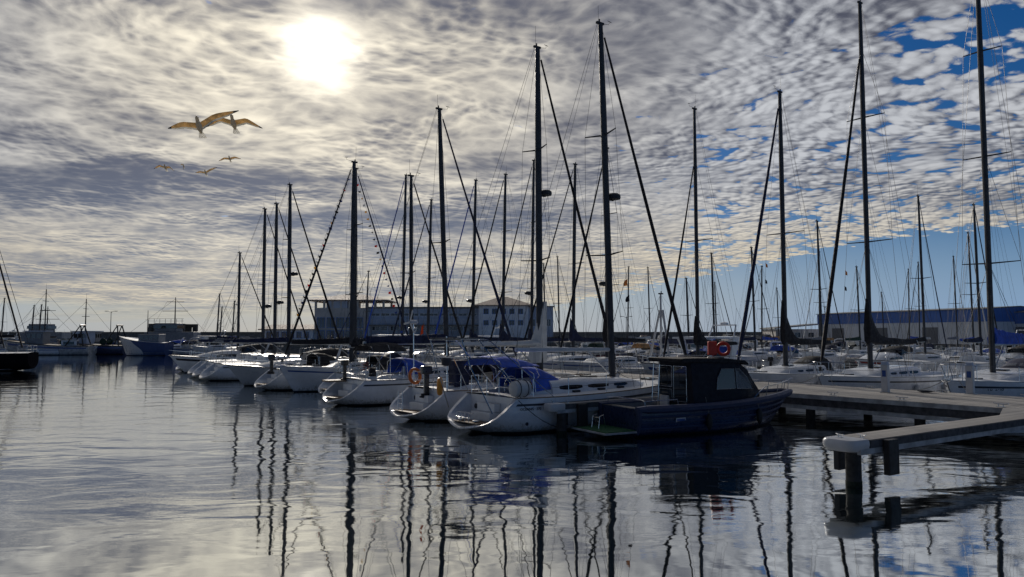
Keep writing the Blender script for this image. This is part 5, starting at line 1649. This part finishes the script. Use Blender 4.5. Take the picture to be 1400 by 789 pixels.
    bm = BM(); box(bm, 2.30, 2.36, .02, .30, .50, 1.12, bevel=.02); link('green_board', bm, 'canvas_green', r)
    bm = BM(); p = h.pt(.20, .52, -1, .03); box(bm, p.x - .20, p.x + .20, p.y - .004, p.y + .006, .44, .57, bevel=.002); pl2 = link('number_plate', bm, 'plastic_white', r)
    bm = BM(); box(bm, p.x - .17, p.x + .17, p.y - .009, p.y - .005, .475, .535); link('plate_panel', bm, 'fender_blue', pl2)
    for y in (-.35, .05, .30):
        bm = BM(); lathe(bm, [(.02, 0), (.05, .03), (.05, .22), (.02, .27)], 10, Matrix.Translation((.02 if y < .2 else -.1, y, .42 if y else .30))); link('bottle', bm, 'fender_white', r) if y == -.35 else bm.free()
    # red lifebuoy with its red case on the roof
    lb = lifebuoy(r, Vector((4.12, -.34, zt + .44)), (-.89, -.45, 0), 'life_red', .20, .055)
    bm = BM(); box(bm, -.16, .14, -.06, .10, -.24, .24, mtx=Matrix.Translation((3.86, -.10, zt + .46)) @ Matrix.Rotation(-.4, 4, 'Z'), bevel=.04)
    tube(bm, [(3.86, -.10, zt + .1), (3.86, -.10, zt + .3)], .02, 6); link('lifebuoy_case', bm, 'life_red', r)
    for t in (.34, .66): fender(h, r, t, -1, 'rubber', r=.10, ln=.42)
    # mooring lines
    wire(r, [(.2, 1.0, .95), (-.6, 1.9, 1.02)], .012, 'rope', 'mooring_line')
cabin_boat()

# ------------------------------------------------------------------ opposite row (bows towards the viewer)
GRP_B = 'yachts in the second row, bows to the pontoon'
def RBk(**k): return k
rb1, hb1 = rowB(1353, -60, 'large white yacht with a bright blue sail cover and three sets of spreaders', 13.0, 4.5, .6, B=2.0, fs=1.15, fb=1.35, det=1, group=GRP_B, stripe_mat='dark_stripe', bim=None, hood='canvas_navy',
     rig_kw=dict(rake=0, nsp=3, sp_w=1.15, furl=None, cover='canvas_blue', ch=(.75, .40), boomlen=5.0, boomz=2.75, mr=(.16, .11), frac=.97))
p = hb1.pt(.845, .93, 1, .012); q = hb1.pt(.815, .93, 1, .012)
text_mesh('hull_number', 'TB  2-48', .24, 'dark_stripe', rb1, Matrix.Translation(p) @ Matrix.Rotation(atan2(q.y - p.y, q.x - p.x), 4, 'Z') @ Matrix.Rotation(pi / 2, 4, 'X'))
rb2, hb2 = rowB(1187, 4, 'white yacht with a tall black sail cover and a long furled black headsail', 12.4, 4.7, .5, B=1.95, fs=1.10, fb=1.30, det=1, group=GRP_B, stripe_mat='dark_stripe', hood=None,
     rig_kw=dict(rake=0, nsp=2, sp_w=1.15, furl='canvas_black', furl_r=.10, cover='canvas_black', ch=(.55, .22), tall=1.75, boomlen=4.9, boomz=2.75, mr=(.16, .11), flags=2, frac=.87))
rowB(1072, 126, 'white yacht with a black arched sprayhood and black sail cover', 11.2, 4.5, .6, B=1.8, fs=1.05, fb=1.25, det=1, group=GRP_B, stripe_mat=None, hood='canvas_black',
     rig_kw=dict(rake=0, nsp=1, sp_w=1.15, furl='canvas_navy', furl_r=.11, cover='canvas_black', ch=(.5, .22), tall=1.9, boomlen=4.6, boomz=2.7, mr=(.16, .11), flags=2, frac=.97))
rowB(953, 149, 'white fractional-rigged yacht with a small black sail cover seen above the navy wheelhouse', 9.6, 3.3, .6, B=1.6, fs=1.0, fb=1.2, det=1, group=GRP_B, stripe_mat='blue_stripe', hood=None, wheel=False,
     rig_kw=dict(rake=0, nsp=1, sp_w=1.0, furl='canvas_black', furl_r=.075, cover='canvas_black', ch=(.45, .2), tall=1.3, boomlen=3.8, boomz=2.6, mr=(.13, .09), frac=.80))
rg_, _h = rowB(903, 402, 'white motorsailer carrying pale leaning poles and a low dark canopy behind the navy cabin boat', 9.0, 3.6, .6, B=1.6, fs=1.0, fb=1.2, det=2, group=GRP_B, stripe_mat=None, hood='canvas_navy',
     rig_kw=dict(rake=0, nsp=0, furl=None, cover='canvas_navy', boomlen=3.4, boomz=2.6, mr=(.08, .06), back=False, mast_mat='mast_white'))
bm = BM()
for s in (1, -1): tube(bm, [(5.6, s * .9, 1.2), (5.35, s * .12, 4.7)], .07, 8)
tube(bm, [(4.6, .0, 2.6), (5.35, 0, 4.6)], .04, 6); link('bipod_mast', bm, 'mast_white', rg_)
bm = BM(); box(bm, 2.1, 2.9, -.03, .03, 1.75, 2.75, mtx=Matrix.Rotation(0, 4, 'Z')); bm.free()
rowB(829, 202, 'yacht with a tall dark mast and black sail cover right behind the blue canopied sloop', 11.0, 4.6, .6, B=1.7, det=2, group=GRP_B, rig_kw=dict(rake=.15, nsp=2, furl='canvas_black', furl_r=.09, cover='canvas_black', tall=1.4, ch=(.45, .25), mr=(.15, .1), radar=6.6, boomz=2.7))
rowB(783, 224, 'yacht with a navy sail cover directly left of the blue canopied sloop mast', 10.6, 5.2, .6, B=1.6, det=2, group=GRP_B, rig_kw=dict(nsp=1, furl='canvas_black', furl_r=.07, cover='canvas_navy', tall=1.3, ch=(.45, .25), mr=(.15, .1), boomz=2.7))
rowB(726, 219, 'yacht whose thin mast is half hidden beside the mast with the white hanging sail', 11.0, 4.4, .6, B=1.6, det=2, group=GRP_B, rig_kw=dict(nsp=2, furl='canvas_black', furl_r=.07, cover='canvas_navy', tall=.6, mr=(.13, .1), radar=6.3, boomz=2.7))
rowB(687, 238, 'yacht whose mast stands over the tiled tower of the harbour building', 10.8, 4.4, .6, B=1.6, det=2, group=GRP_B, rig_kw=dict(nsp=2, furl='canvas_black', furl_r=.08, cover='canvas_navy', tall=1.0, mr=(.14, .1), boomz=2.7))
rowB(646, 246, 'yacht with a radar on its mast left of the tiled harbour tower', 10.6, 4.4, .6, B=1.6, det=2, group=GRP_B, rig_kw=dict(nsp=1, furl='canvas_blue', furl_r=.08, cover='canvas_navy', tall=.6, mr=(.15, .1), radar=6.0, boomz=2.7))
rowB(585, 273, 'yacht with the shortest mast beside the sloop with the long dark boom cover', 10.2, 4.3, .6, B=1.55, det=2, group=GRP_B, rig_kw=dict(nsp=1, furl='canvas_navy', furl_r=.08, cover='canvas_navy', mr=(.14, .1), radar=6.2, boomz=2.7))
rowB(550, 239, 'yacht with the tallest mast in front of the middle of the harbour building', 11.5, 4.6, .6, B=1.7, det=2, group=GRP_B, rig_kw=dict(nsp=2, furl='canvas_blue', furl_r=.08, cover='canvas_navy', mr=(.16, .11), radar=6.8, boomz=2.7))
rowB(500, 371, 'yacht with a thin short mast in front of the open roof pavilion', 9.0, 3.9, .6, B=1.45, det=3, group=GRP_B, rig_kw=dict(nsp=1, furl='canvas_navy', furl_r=.05, cover='canvas_navy', mr=(.09, .07)))
# black beak-bow boats between them
def mB(t, L, label, base='Q', gap=.8, rz=None, **k):
    o = (Q0 if base == 'Q' else base) + T2 * t + N2 * (gap + L)
    return motorboat(label, o, RB if rz is None else rz, L=L, **k)
mB(13.4, 9, 'white flybridge cruiser lying between the motorsailer and the dark-masted yachts', det=2, style='fly', B=1.6, fs=1.1, fb=1.6, group='motor cruisers in the second row', canvas='canvas_blue', eng=False)
mB(38.3, 9.5, 'white flybridge cruiser in front of the middle of the harbour building', det=2, style='fly', B=1.6, fs=1.1, fb=1.6, group='motor cruisers in the second row', canvas='canvas_black', eng=False)
mB(55.5, 10, 'white flybridge cruiser with a raked radar mast in front of the pavilion', det=2, style='fly', B=1.7, fs=1.2, fb=1.7, group='motor cruisers in the second row', canvas='canvas_black', eng=False)

# ------------------------------------------------------------------ third row and beyond
BC = P0 + N2 * (WID + DK2); BD = BC + N2 * 2.2
def rowC(px, py, label, L, J, base=None, **k):
    b = BC if base is None else base
    p, t = mast_pos(px, -(.8 + J), b)
    sailboat(label, p - N2 * (L - J), RZ, L=L, xm=L - J, ztop=topz(p, py), det=3, group='yachts moored at the rear pontoons', nfend=0, **k)
    return t
used = []
ck = dict(nsp=1, boomz=2.6)
for px, py, lb, L, J, cv in (
    (1338, 281, 'distant yacht with a thin mast just left of the three-spreader yacht', 9.5, 4.0, 'canvas_navy'),
    (1262, 269, 'distant yacht with a lone slim mast over the middle of the long blue warehouse', 10, 4.2, 'canvas_black'),
    (1122, 303, 'distant yacht whose mast stands over the left end of the long blue warehouse', 10, 4.2, 'canvas_grey'),
    (1031, 339, 'distant yacht with a short mast left of the black arched sprayhood', 9, 3.8, 'canvas_navy'),
    (976, 347, 'distant yacht with a short mast right above the red lifebuoy', 9, 3.8, 'canvas_blue'),
    (941, 381, 'distant small yacht with the shortest mast, seen above the navy wheelhouse', 8, 3.4, 'canvas_navy')):
    used.append((rowC(px, py, lb, L, J, B=1.5, stripe_mat='blue_stripe', rig_kw=dict(ck, furl='canvas_black' if px != 1262 else 'canvas_navy', furl_r=.05, cover=cv, mr=(.13, .09), boomlen=.33 * L)), 'C'))
tC = [u[0] for u in used]

rnd = random.Random(21)
ORD = ['first', 'second', 'third', 'fourth', 'fifth', 'sixth', 'seventh', 'eighth', 'ninth', 'tenth', 'eleventh', 'twelfth', 'thirteenth', 'fourteenth', 'fifteenth', 'sixteenth', 'seventeenth', 'eighteenth', 'nineteenth', 'twentieth', 'twenty-first', 'twenty-second', 'twenty-third', 'twenty-fourth', 'twenty-fifth']
CV = ['canvas_navy', 'canvas_black', 'canvas_blue', 'canvas_tan', 'canvas_white', 'canvas_green', 'canvas_grey']
CVN = dict(canvas_navy='navy', canvas_black='black', canvas_blue='blue', canvas_tan='tan', canvas_white='white', canvas_green='dark green', canvas_grey='grey', canvas_lightblue='light blue')
STN = dict(cruiser='cabin cruiser', fly='flybridge cruiser', console='open boat', pilot='pilothouse boat', covered='covered launch')
def fillrow(rowname, base, side, t0, t1, step, avoid, psail, seed, pxmin=560):
    rnd = random.Random(seed); t = t0; n = 0
    while t < t1:
        st = rnd.uniform(*step)
        if any(abs(t - a) < 3.1 for a in avoid): t += .6; continue
        L = rnd.uniform(6.2, 9.2); sail = rnd.random() < psail
        o = base + T2 * t; c = o + N2 * (side * (L / 2 + .8))
        pxc = 700 + c.x / c.y * F_PX
        if pxc > 1500 or pxc < pxmin or c.y > 146: t += st; n += 0; continue
        bowin = rnd.random() < .5
        d = side if bowin else -side          # +1: bow along +N2
        # side=-1 : boats lie before the pontoon
        if d == -side * 1 and not bowin: pass
        toward = -side                        # direction from boat to pontoon in N2
        face = toward if bowin else -toward
        rz = RZ if face > 0 else RB
        near = o + N2 * (side * .8)           # end at the pontoon
        far_ = o + N2 * (side * (.8 + L))
        loc = (far_ if bowin else near)
        # stern is at loc; bow points to face
        cv = rnd.choice(CV); nm = ORD[min(n, 24)]
        where = '%s from the right in the %s row' % (nm, rowname)
        if sail:
            L2 = rnd.uniform(8, 10.5); loc = o + N2 * (side * (.8 + (L2 if bowin else 0)))
            hz_ = rnd.uniform(9.5, 13.2)
            sailboat('white yacht with a %s boom cover, %s' % (CVN[cv], where), loc, rz, L=L2, B=rnd.uniform(1.35, 1.6), xm=.58 * L2, ztop=hz_, det=3, nfend=0, group='yachts moored at the rear pontoons', hood=rnd.choice(['canvas_navy', 'canvas_black', None]),
                     stripe_mat=None, hull=rnd.choice(['gelcoat', 'gelcoat', 'gelcoat_cream']), rig_kw=dict(nsp=1, furl=rnd.choice(['canvas_navy', 'canvas_black', 'sail_white']), furl_r=.05, cover=cv, mr=(.11, .08), boomlen=.33 * L2, boomz=2.55))
        else:
            stl = rnd.choice(['cruiser', 'cruiser', 'console', 'pilot', 'covered', 'fly' if L > 7.8 else 'cruiser'])
            motorboat('%s %s with %s canvas, %s' % ('white', STN[stl], CVN[cv], where) if stl not in ('pilot',) else 'white pilothouse boat, %s' % where, loc, rz, L=L, B=L * .165 + .12, fs=.8 + .03 * L * .5, fb=1.15 + .03 * L * .5, det=2 if rowname != 'third' else 1,
                      style=stl, canvas=cv, group='motorboats at the rear pontoons', hull=rnd.choice(['gelcoat', 'gelcoat', 'gelcoat', 'gelcoat_cream', 'navy_gel' if rnd.random() < .4 else 'gelcoat']), stripe_mat=rnd.choice(['blue_stripe', None, 'dark_stripe', 'red_stripe']))
        n += 1; t += st
fillrow('third', BC, -1, -8, 62, (3.2, 3.7), tC, .28, 5)
fillrow('fourth', BD, 1, -16, 66, (3.2, 3.8), [], .38, 6)
BE = P0 + N2 * (WID + DK3); BF = BE + N2 * 2.2
fillrow('fifth', BE, -1, -22, 62, (3.5, 4.6), [], .35, 7)
fillrow('sixth', BF, 1, -30, 40, (3.8, 5.0), [], .30, 8)
# ------------------------------------------------------------------ far left: working harbour
def XZ(Y): return (lambda px: (px - 700) / F_PX * Y), (lambda py: CAM_H + (457 - py) / F_PX * Y)

pmat('wall_dim', (.20, .22, .25), .6, var=.15)
def dark_ketch():
    Y = 66.0; X, Z = XZ(Y)
    # stern at px 47, hull runs out of the left edge; x axis points left (bow out of frame)
    L = 17.0
    r, h = sailboat('dark-hulled sailing yacht with a thin white waterline band at the left edge', (X(49), Y, 0), pi + .33, L=L, B=2.1, fs=1.55, fb=2.0, hull='navy_hull2', det=2, xm=5.3, ztop=17.5, scoop=False, srake=.05,
                    stripe_mat=None, group=None, rig_kw=dict(nsp=2, furl=None, cover='canvas_black', boomlen=3.9, boomz=2.9, mr=(.14, .1), wr=.016, back=False), nfend=0)
    stripe(h, r, .12, .20, 'fender_white', frac=False, name='waterline_band')
    wire(r, [(.9, .1, 2.0), (5.1, 0, 17.4)], .075, 'canvas_black', 'backstay', 6)
    wire(r, [(.25, .0, 1.7), (5.0, 0, 17.4)], .022, 'wire', 'backstay', 5)
    wire(r, [(2.2, .3, 2.0), (5.15, 0, 12.5)], .06, 'canvas_black', 'stay', 6)
pmat('navy_hull2', (.008, .008, .011), .9, spec=.0)
dark_ketch()

def fishing(px, Y, L, label, rz, hullm='beam_white', gantry=True, house='wall_dim', mast=8.0, aframe=False):
    X, Z = XZ(Y)
    r = thing('fishing_boat', label, 'fishing boat', (X(px), Y, 0), rz, 'fishing boats along the far left quay')
    h = Hull(L, L * .15, 1.35, 2.3, srake=-.1, brake=1.0, tfull=.85, wide=.4, flare=.6, stern_up=-.3, draft=.8, pbow=2.6)
    h.build(hullm, r, 16); stripe(h, r, .70, .84, 'blue_stripe', name='hull_band'); deck(h, r, 'deck_tan', None, 12)
    bm = BM()
    for s in (1, -1): tube(bm, [h.pt(t / 16, h.sheer(t / 16), s, .02) for t in range(17)], .07, 6)
    link('gunwale', bm, 'fascia_dark', r)
    bm = BM(); x0, x1 = L * .52, L * .72; w = L * .09
    loft(bm, [[Vector((x, y, z)) for y, z in ((-w, 1.5), (-w * .95, 3.6), (w * .95, 3.6), (w, 1.5))] for x in (x0, x1)], cap=True); hs = link('wheelhouse', bm, house, r)
    bm = BM(); box(bm, x0 - .4, x1 + .3, -w - .1, w + .1, 3.61, 3.74); link('roof', bm, 'wall_grey', hs)
    bm = BM()
    for s in (1, -1):
        for k in range(3): a = lerp(x0 + .25, x1 - .8, k / 2); box(bm, a, a + .55, min(s * (w * .97), s * (w + .02)), max(s * w * .97, s * (w + .02)), 2.6, 3.25)
    for k in range(3): a = lerp(-w + .1, w - .6, k / 2); box(bm, x1 - .01, x1 + .02, a, a + .5, 2.6, 3.25)
    link('window', bm, 'window', hs)
    if mast:
        bm = BM(); xm = x0 + .3; tube(bm, [(xm, 0, 3.7), (xm, 0, mast)], [.11, .07], 8); m_ = link('mast', bm, 'mast_dark', r)
        bm = BM(); tube(bm, [(xm, -.9, mast * .82), (xm, .9, mast * .82)], .04, 5); tube(bm, [(xm - .6, 0, mast * .68), (xm + .6, 0, mast * .68)], .04, 5); link('yard', bm, 'mast_dark', m_)
        wire(m_, [(xm, 0, mast * .95), (L - .3, 0, 2.3)], .018); wire(m_, [(xm, 0, mast * .95), (.4, 0, 2.2)], .018)
        wire(m_, [(xm, 0, mast), (xm, 0, mast + .9)], .012, 'mast_dark', 'antenna')
    if gantry:
        bm = BM()
        for s in (1, -1): tube(bm, [(L * .06, s * w * 1.2, 1.4), (L * .12, s * w * .55, 4.6)], .10, 7); tube(bm, [(L * .26, s * w * 1.2, 1.4), (L * .12, s * w * .55, 4.6)], .08, 7)
        tube(bm, [(L * .12, -w * .75, 4.6), (L * .12, w * .75, 4.6)], .11, 7); link('net_gantry', bm, 'mast_dark', r)
        bm = BM(); lathe(bm, [(.2, -.9), (.55, -.9), (.55, -.85), (.3, -.8), (.3, .8), (.55, .85), (.55, .9), (.2, .9)], 14, Matrix.Translation((L * .30, 0, 2.0)) @ Matrix.Rotation(pi / 2, 4, 'X')); link('net_drum', bm, 'canvas_green', r)
    return r, h
fishing(128, 116, 13, 'low fishing boat with a dark mast and A-shaped net gantry seen stern to the right', pi + .12, mast=10.2)
fishing(176, 119, 12, 'dark fishing boat with a wide net gantry left of the blue and white hull', pi - .08, 'navy_gel', True, 'wall_grey', mast=0)
fishing(60, 121, 12, 'white fishing boat with a pale wheelhouse between the dark yacht and the net gantries', .1, 'beam_white', False, mast=9.0)

def bw_ship():
    Y = 112; X, Z = XZ(Y)
    r = thing('trawler', 'trawler with a blue hull and a white curved bow swoosh below the boat lift', 'trawler', (X(232), Y, 0), pi + .05)
    h = Hull(7.4, 1.9, 1.9, 2.9, srake=-.1, brake=1.2, tfull=.88, wide=.4, flare=.8, stern_up=-.3, draft=.8, pbow=2.8)
    h.build('fender_blue2', r, 18); deck(h, r, 'deck_white', None, 12)
    # white bow panel with a curved edge, 8 mm proud
    bm = BM()
    for s in (1, -1):
        rows = []
        for k in range(11):
            f = k / 10; t0 = .40 + .34 * f ** 2 if f < .75 else .59 + .30 * (f - .75)
            row = []
            for j in range(9):
                t = lerp(min(.9, t0), .995, j / 8); row.append(h.pt(t, lerp(.12, 1.0, f) * h.sheer(t) * .98, s, .008))
            rows.append(row)
        loft(bm, rows)
    link('bow_swoosh', bm, 'plastic_white', r)
    stripe(h, r, .05, .22, 'plastic_white', name='waterline_band')
    bm = BM(); box(bm, 1.0, 4.0, -1.2, 1.2, 1.95, 3.2, bevel=.08); hs = link('deckhouse', bm, 'wall_dim', r)
    bm = BM()
    for k in range(4): box(bm, 1.2 + k * .68, 1.65 + k * .68, -1.22, 1.22, 2.5, 2.95)
    link('window', bm, 'window', hs)
    bm = BM(); tube(bm, [(3.2, 0, 3.2), (3.2, 0, 6.8)], [.07, .04], 7); tube(bm, [(3.2, -.7, 5.4), (3.2, .7, 5.4)], .03, 5); link('mast', bm, 'mast_dark', r)
pmat('fender_blue2', (.03, .065, .19), .5)
bw_ship()

def patrol(px, Y, L, label, H=9.5, rz=pi):
    X, Z = XZ(Y)
    r = thing('patrol_ship', label, 'ship', (X(px), Y, 0), rz)
    h = Hull(L, L * .13, 1.7, 2.8, srake=-.1, brake=1.6, tfull=.85, wide=.35, flare=.8, draft=.8, stern_up=-.3)
    h.build('wall_dim', r, 18); deck(h, r, 'wall_grey', None, 12)
    bm = BM(); box(bm, L * .22, L * .72, -L * .09, L * .09, 1.9, 3.6, bevel=.1); s = link('superstructure', bm, 'wall_dim', r)
    bm = BM(); box(bm, L * .40, L * .62, -L * .075, L * .075, 3.602, 5.1, bevel=.1); br = link('bridge', bm, 'wall_dim', s)
    bm = BM(); box(bm, L * .39, L * .632, -L * .08, L * .08, 4.2, 4.75); link('window', bm, 'window', br)
    bm = BM(); tube(bm, [(L * .45, 0, 5.1), (L * .45, 0, H)], [.12, .06], 8)
    for z, w in ((H - .8, 1.5), (H - 2.4, 2.2)): tube(bm, [(L * .45 - w, 0, z), (L * .45 + w, 0, z)], .045, 5)
    m_ = link('mast', bm, 'mast_dark', r)
    wire(m_, [(L * .45, 0, H - .3), (L * .95, 0, 2.9)], .02); wire(m_, [(L * .45, 0, H - .3), (L * .05, 0, 2.0)], .02); wire(m_, [(L * .45 + 1.5, 0, H - .8), (L * .7, 0, 3.6)], .015)
patrol(300, 128, 17, 'grey ship with a cross-armed signal mast moored right of the boat lift', 9.6)
patrol(118, 138, 16, 'grey-white ship with a rounded bridge and small mast behind the fishing boats', 8.4)

# assorted boats moored along the far quay, left of the clubhouse
X, Z = XZ(118)
for k, (px, L, st, cv, lb) in enumerate(((28, 8, 'fly', 'canvas_navy', 'white flybridge cruiser behind the dark yacht at the left edge'), (78, 8, 'pilot', None, 'white pilothouse boat left of the fishing boats'),
        (262, 7, 'cruiser', 'canvas_blue', 'white cabin cruiser with blue canvas moored just right of the blue and white trawler'), (292, 8, 'cruiser', 'canvas_navy', 'white cabin cruiser with navy canvas in front of the grey ship'),
        (318, 9, 'fly', 'canvas_black', 'white flybridge cruiser between the grey ship and the lone left mast'), (345, 8, 'pilot', None, 'white pilothouse boat in front of the low annex'))):
    motorboat(lb, (X(px), 118 - 4 * (k % 2), 0), (R(170), R(20), R(200), R(160), R(185), R(170))[k], L=L, B=1.45, fs=1.0, fb=1.4, det=2, style=st, canvas=cv, group='small boats along the far left quay', eng=False)
def far_sail(px, Y, py, label, L=9, cv='canvas_navy', rz=pi):
    X, Z = XZ(Y); sailboat(label, (X(px) + L * .58, Y, 0), rz, L=L, B=1.4, xm=L * .58, ztop=Z(py), det=3, nfend=0, stripe_mat=None, group='far yachts along the left quay', rig_kw=dict(nsp=1, furl=None, cover=cv, mr=(.12, .09), boomlen=3, boomz=2.6, wr=.014))
far_sail(44, 126, 418, 'distant small yacht with navy boom cover, left mast of the far left pair', cv='canvas_navy')
far_sail(54, 122, 417, 'distant small yacht with black boom cover, right mast of the far left pair', cv='canvas_black')
far_sail(297, 112, 402, 'distant yacht with the thin mast nearest the grey ship', cv='canvas_navy')
far_sail(301, 120, 420, 'distant yacht with the lower thin mast just right of its taller neighbour', cv='canvas_blue')
far_sail(318, 124, 412, 'distant yacht with a thin mast just left of the outermost near yacht mast', cv='canvas_grey')
far_sail(3, 124, 408, 'distant yacht with a thin mast touching the left edge', cv='canvas_grey')

# ------------------------------------------------------------------ gulls
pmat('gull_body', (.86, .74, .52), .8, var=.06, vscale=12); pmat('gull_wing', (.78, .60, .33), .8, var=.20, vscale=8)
def feather(nm, k):
    m = MATS[nm]; n = m.node_tree; q = G(n); b = n.nodes['Principled BSDF']; o = n.nodes['Material Output']
    tr = q.new('ShaderNodeBsdfTranslucent'); mx = q.new('ShaderNodeMixShader'); mx.inputs[0].default_value = k
    c = b.inputs['Base Color'].links[0].from_socket; q.put(tr.inputs[0], c)
    n.links.new(b.outputs[0], mx.inputs[1]); n.links.new(tr.outputs[0], mx.inputs[2]); n.links.new(mx.outputs[0], o.inputs[0])
feather('gull_wing', .45); feather('gull_body', .25); pmat('gull_tip', (.02, .02, .02), .7); pmat('gull_white', (.78, .76, .70), .8); pmat('gull_beak', (.6, .3, .03), .5)
feather('gull_white', .5)
def gull(px, py, Y, span, label, wings, yaw=0.0, roll=0.0, pitch=0.0, detail=True):
    """wings: for left and right a list of (span fraction, lift fraction, sweep fraction)"""
    c = at(px, py, Y); s = span / 2
    r = thing('gull', label, 'gull', c, yaw, 'gulls gliding in the left sky'); r.rotation_euler = (pitch, roll, yaw)
    # body: one continuous lofted shape along local Y (head away from the viewer = +Y or towards = -Y)
    bm = BM(); L = s * .52
    prof = [(-.60, .010), (-.58, .10), (-.48, .17), (-.38, .175), (-.30, .17), (-.15, .26), (.05, .29), (.25, .25), (.42, .15), (.52, .09)]
    rows = []
    for y, rr in prof:
        rows.append([Vector((cos(2 * pi * k / 12) * rr * L * .62, y * L, sin(2 * pi * k / 12) * rr * L * .55 + (.05 * L if y < -.3 else 0))) for k in range(12)])
    loft(bm, rows, closed=True, cap=True); body = link('body', bm, 'gull_body', r, smooth=True)
    bm = BM(); lathe(bm, [(.035 * L, 0), (.02 * L, .07 * L), (.004 * L, .11 * L)], 6, Matrix.Translation((0, -.58 * L, .05 * L)) @ Matrix.Rotation(pi / 2, 4, 'X')); link('beak', bm, 'gull_beak', body)
    bm = BM()
    for sx in (-1, 1): lathe(bm, [(.004 * L, -.012 * L), (.022 * L, 0), (.004 * L, .012 * L)], 6, Matrix.Translation((sx * .095 * L, -.50 * L, .09 * L)))
    link('eye', bm, 'gull_tip', body)
    # tail fan
    bm = BM(); rows = []
    for y, w in ((.45, .10), (.62, .14), (.80, .19), (.86, .15)):
        rows.append([Vector((a * w * L * 1.3, y * L, .01 * L * (1 - a * a))) for a in (-1, -.5, 0, .5, 1)])
    loft(bm, rows); bmesh.ops.solidify(bm, geom=bm.faces[:], thickness=.012 * s); link('tail', bm, 'gull_white', r)
    for sd, w in ((-1, wings[0]), (1, wings[1])):
        bm = BM(); rows = []; n = len(w)
        for i, (x, z, y) in enumerate(w):
            f = i / (n - 1); ch = lerp(.27, .22, f / .6) * s if f < .6 else lerp(.22, .012, ((f - .6) / .4) ** 1.3) * s
            jag = .02 * s if i % 2 else 0
            row = []
            for k, (cf, th) in enumerate(((0, 0), (.12, .030), (.4, .035), (.75, .016), (1.0, 0), (.75, .006), (.4, .012), (.12, .006))):
                row.append(Vector((sd * x * s, (y * s) + (cf - .35) * (ch + jag * (cf > .9)), z * s + th * s * (1 - .6 * f) - .05 * s * 0)))
            rows.append(row)
        vs = loft(bm, rows, closed=True, cap=True)
        for fc in bm.faces:
            c_ = fc.calc_center_median()
            if abs(c_.x) > s * abs(w[-1][0]) * .86: fc.material_index = 1
        for i in range(n - 1):
            for k in (3, 4):
                fc = next((q for q in vs[i][k].link_faces if vs[i + 1][(k + 1) % 8] in q.verts), None)
                if fc and fc.material_index == 0: fc.material_index = 2  # paler trailing edge: backlight on the feathers put into the colour
        link('wing', bm, ['gull_wing', 'gull_tip', 'gull_white'], r, smooth=True)
    return r
def wng(pts, n=10):
    out = []
    for i in range(n):
        f = i / (n - 1) * (len(pts) - 1); k = min(int(f), len(pts) - 2); u = f - k
        out.append(tuple(lerp(pts[k][j], pts[k + 1][j], u) for j in range(3)))
    return out
gull(272, 172, 16, 1.42, 'large gull with one wing raised high towards its neighbour, black wing tip at the left', (wng([(.03, .02, 0), (.5, .02, -.05), (1.0, .02, .10)]), wng([(.03, .03, 0), (.40, .36, -.12), (.98, .92, .0)])), pitch=-.75)
gull(319, 168, 17, 1.36, 'large gull with both wings spread level, beside the one with a raised wing', (wng([(.03, .02, 0), (.5, .12, -.10), (.95, -.06, .12)]), wng([(.03, .02, 0), (.45, .08, -.06), (1.0, -.14, .12)])), pitch=-.70)
gull(226, 229, 40, 1.30, 'small distant gull with drooping wings, the lowest at the left of the flock', (wng([(.03, .02, 0), (.5, .12, -.1), (1.0, -.05, .1)]), wng([(.03, .02, 0), (.4, .0, -.05), (.85, -.38, .1)])), pitch=-.65)
gull(251, 227, 46, .95, 'small white gull banking steeply, between the two groups of small gulls', (wng([(.03, .1, 0), (.3, .22, -.05), (.55, .22, .1)]), wng([(.03, 0, 0), (.14, -.3, -.05), (.2, -.62, .1)])), pitch=-.6, roll=.2)
gull(281, 236, 42, 1.25, 'small gull with wings held in a wide V below the gull with level wings', (wng([(.03, .02, 0), (.5, .06, -.05), (1.0, .10, .1)]), wng([(.03, .05, 0), (.35, .35, -.05), (.80, .90, .1)])), pitch=-.65)
gull(314, 217, 42, 1.25, 'small gull gliding with arched level wings, the right-hand one of the small gulls', (wng([(.03, .02, 0), (.5, .02, -.05), (1.0, -.22, .1)]), wng([(.03, .02, 0), (.45, .16, -.05), (1.0, .10, .1)])), pitch=-.65)
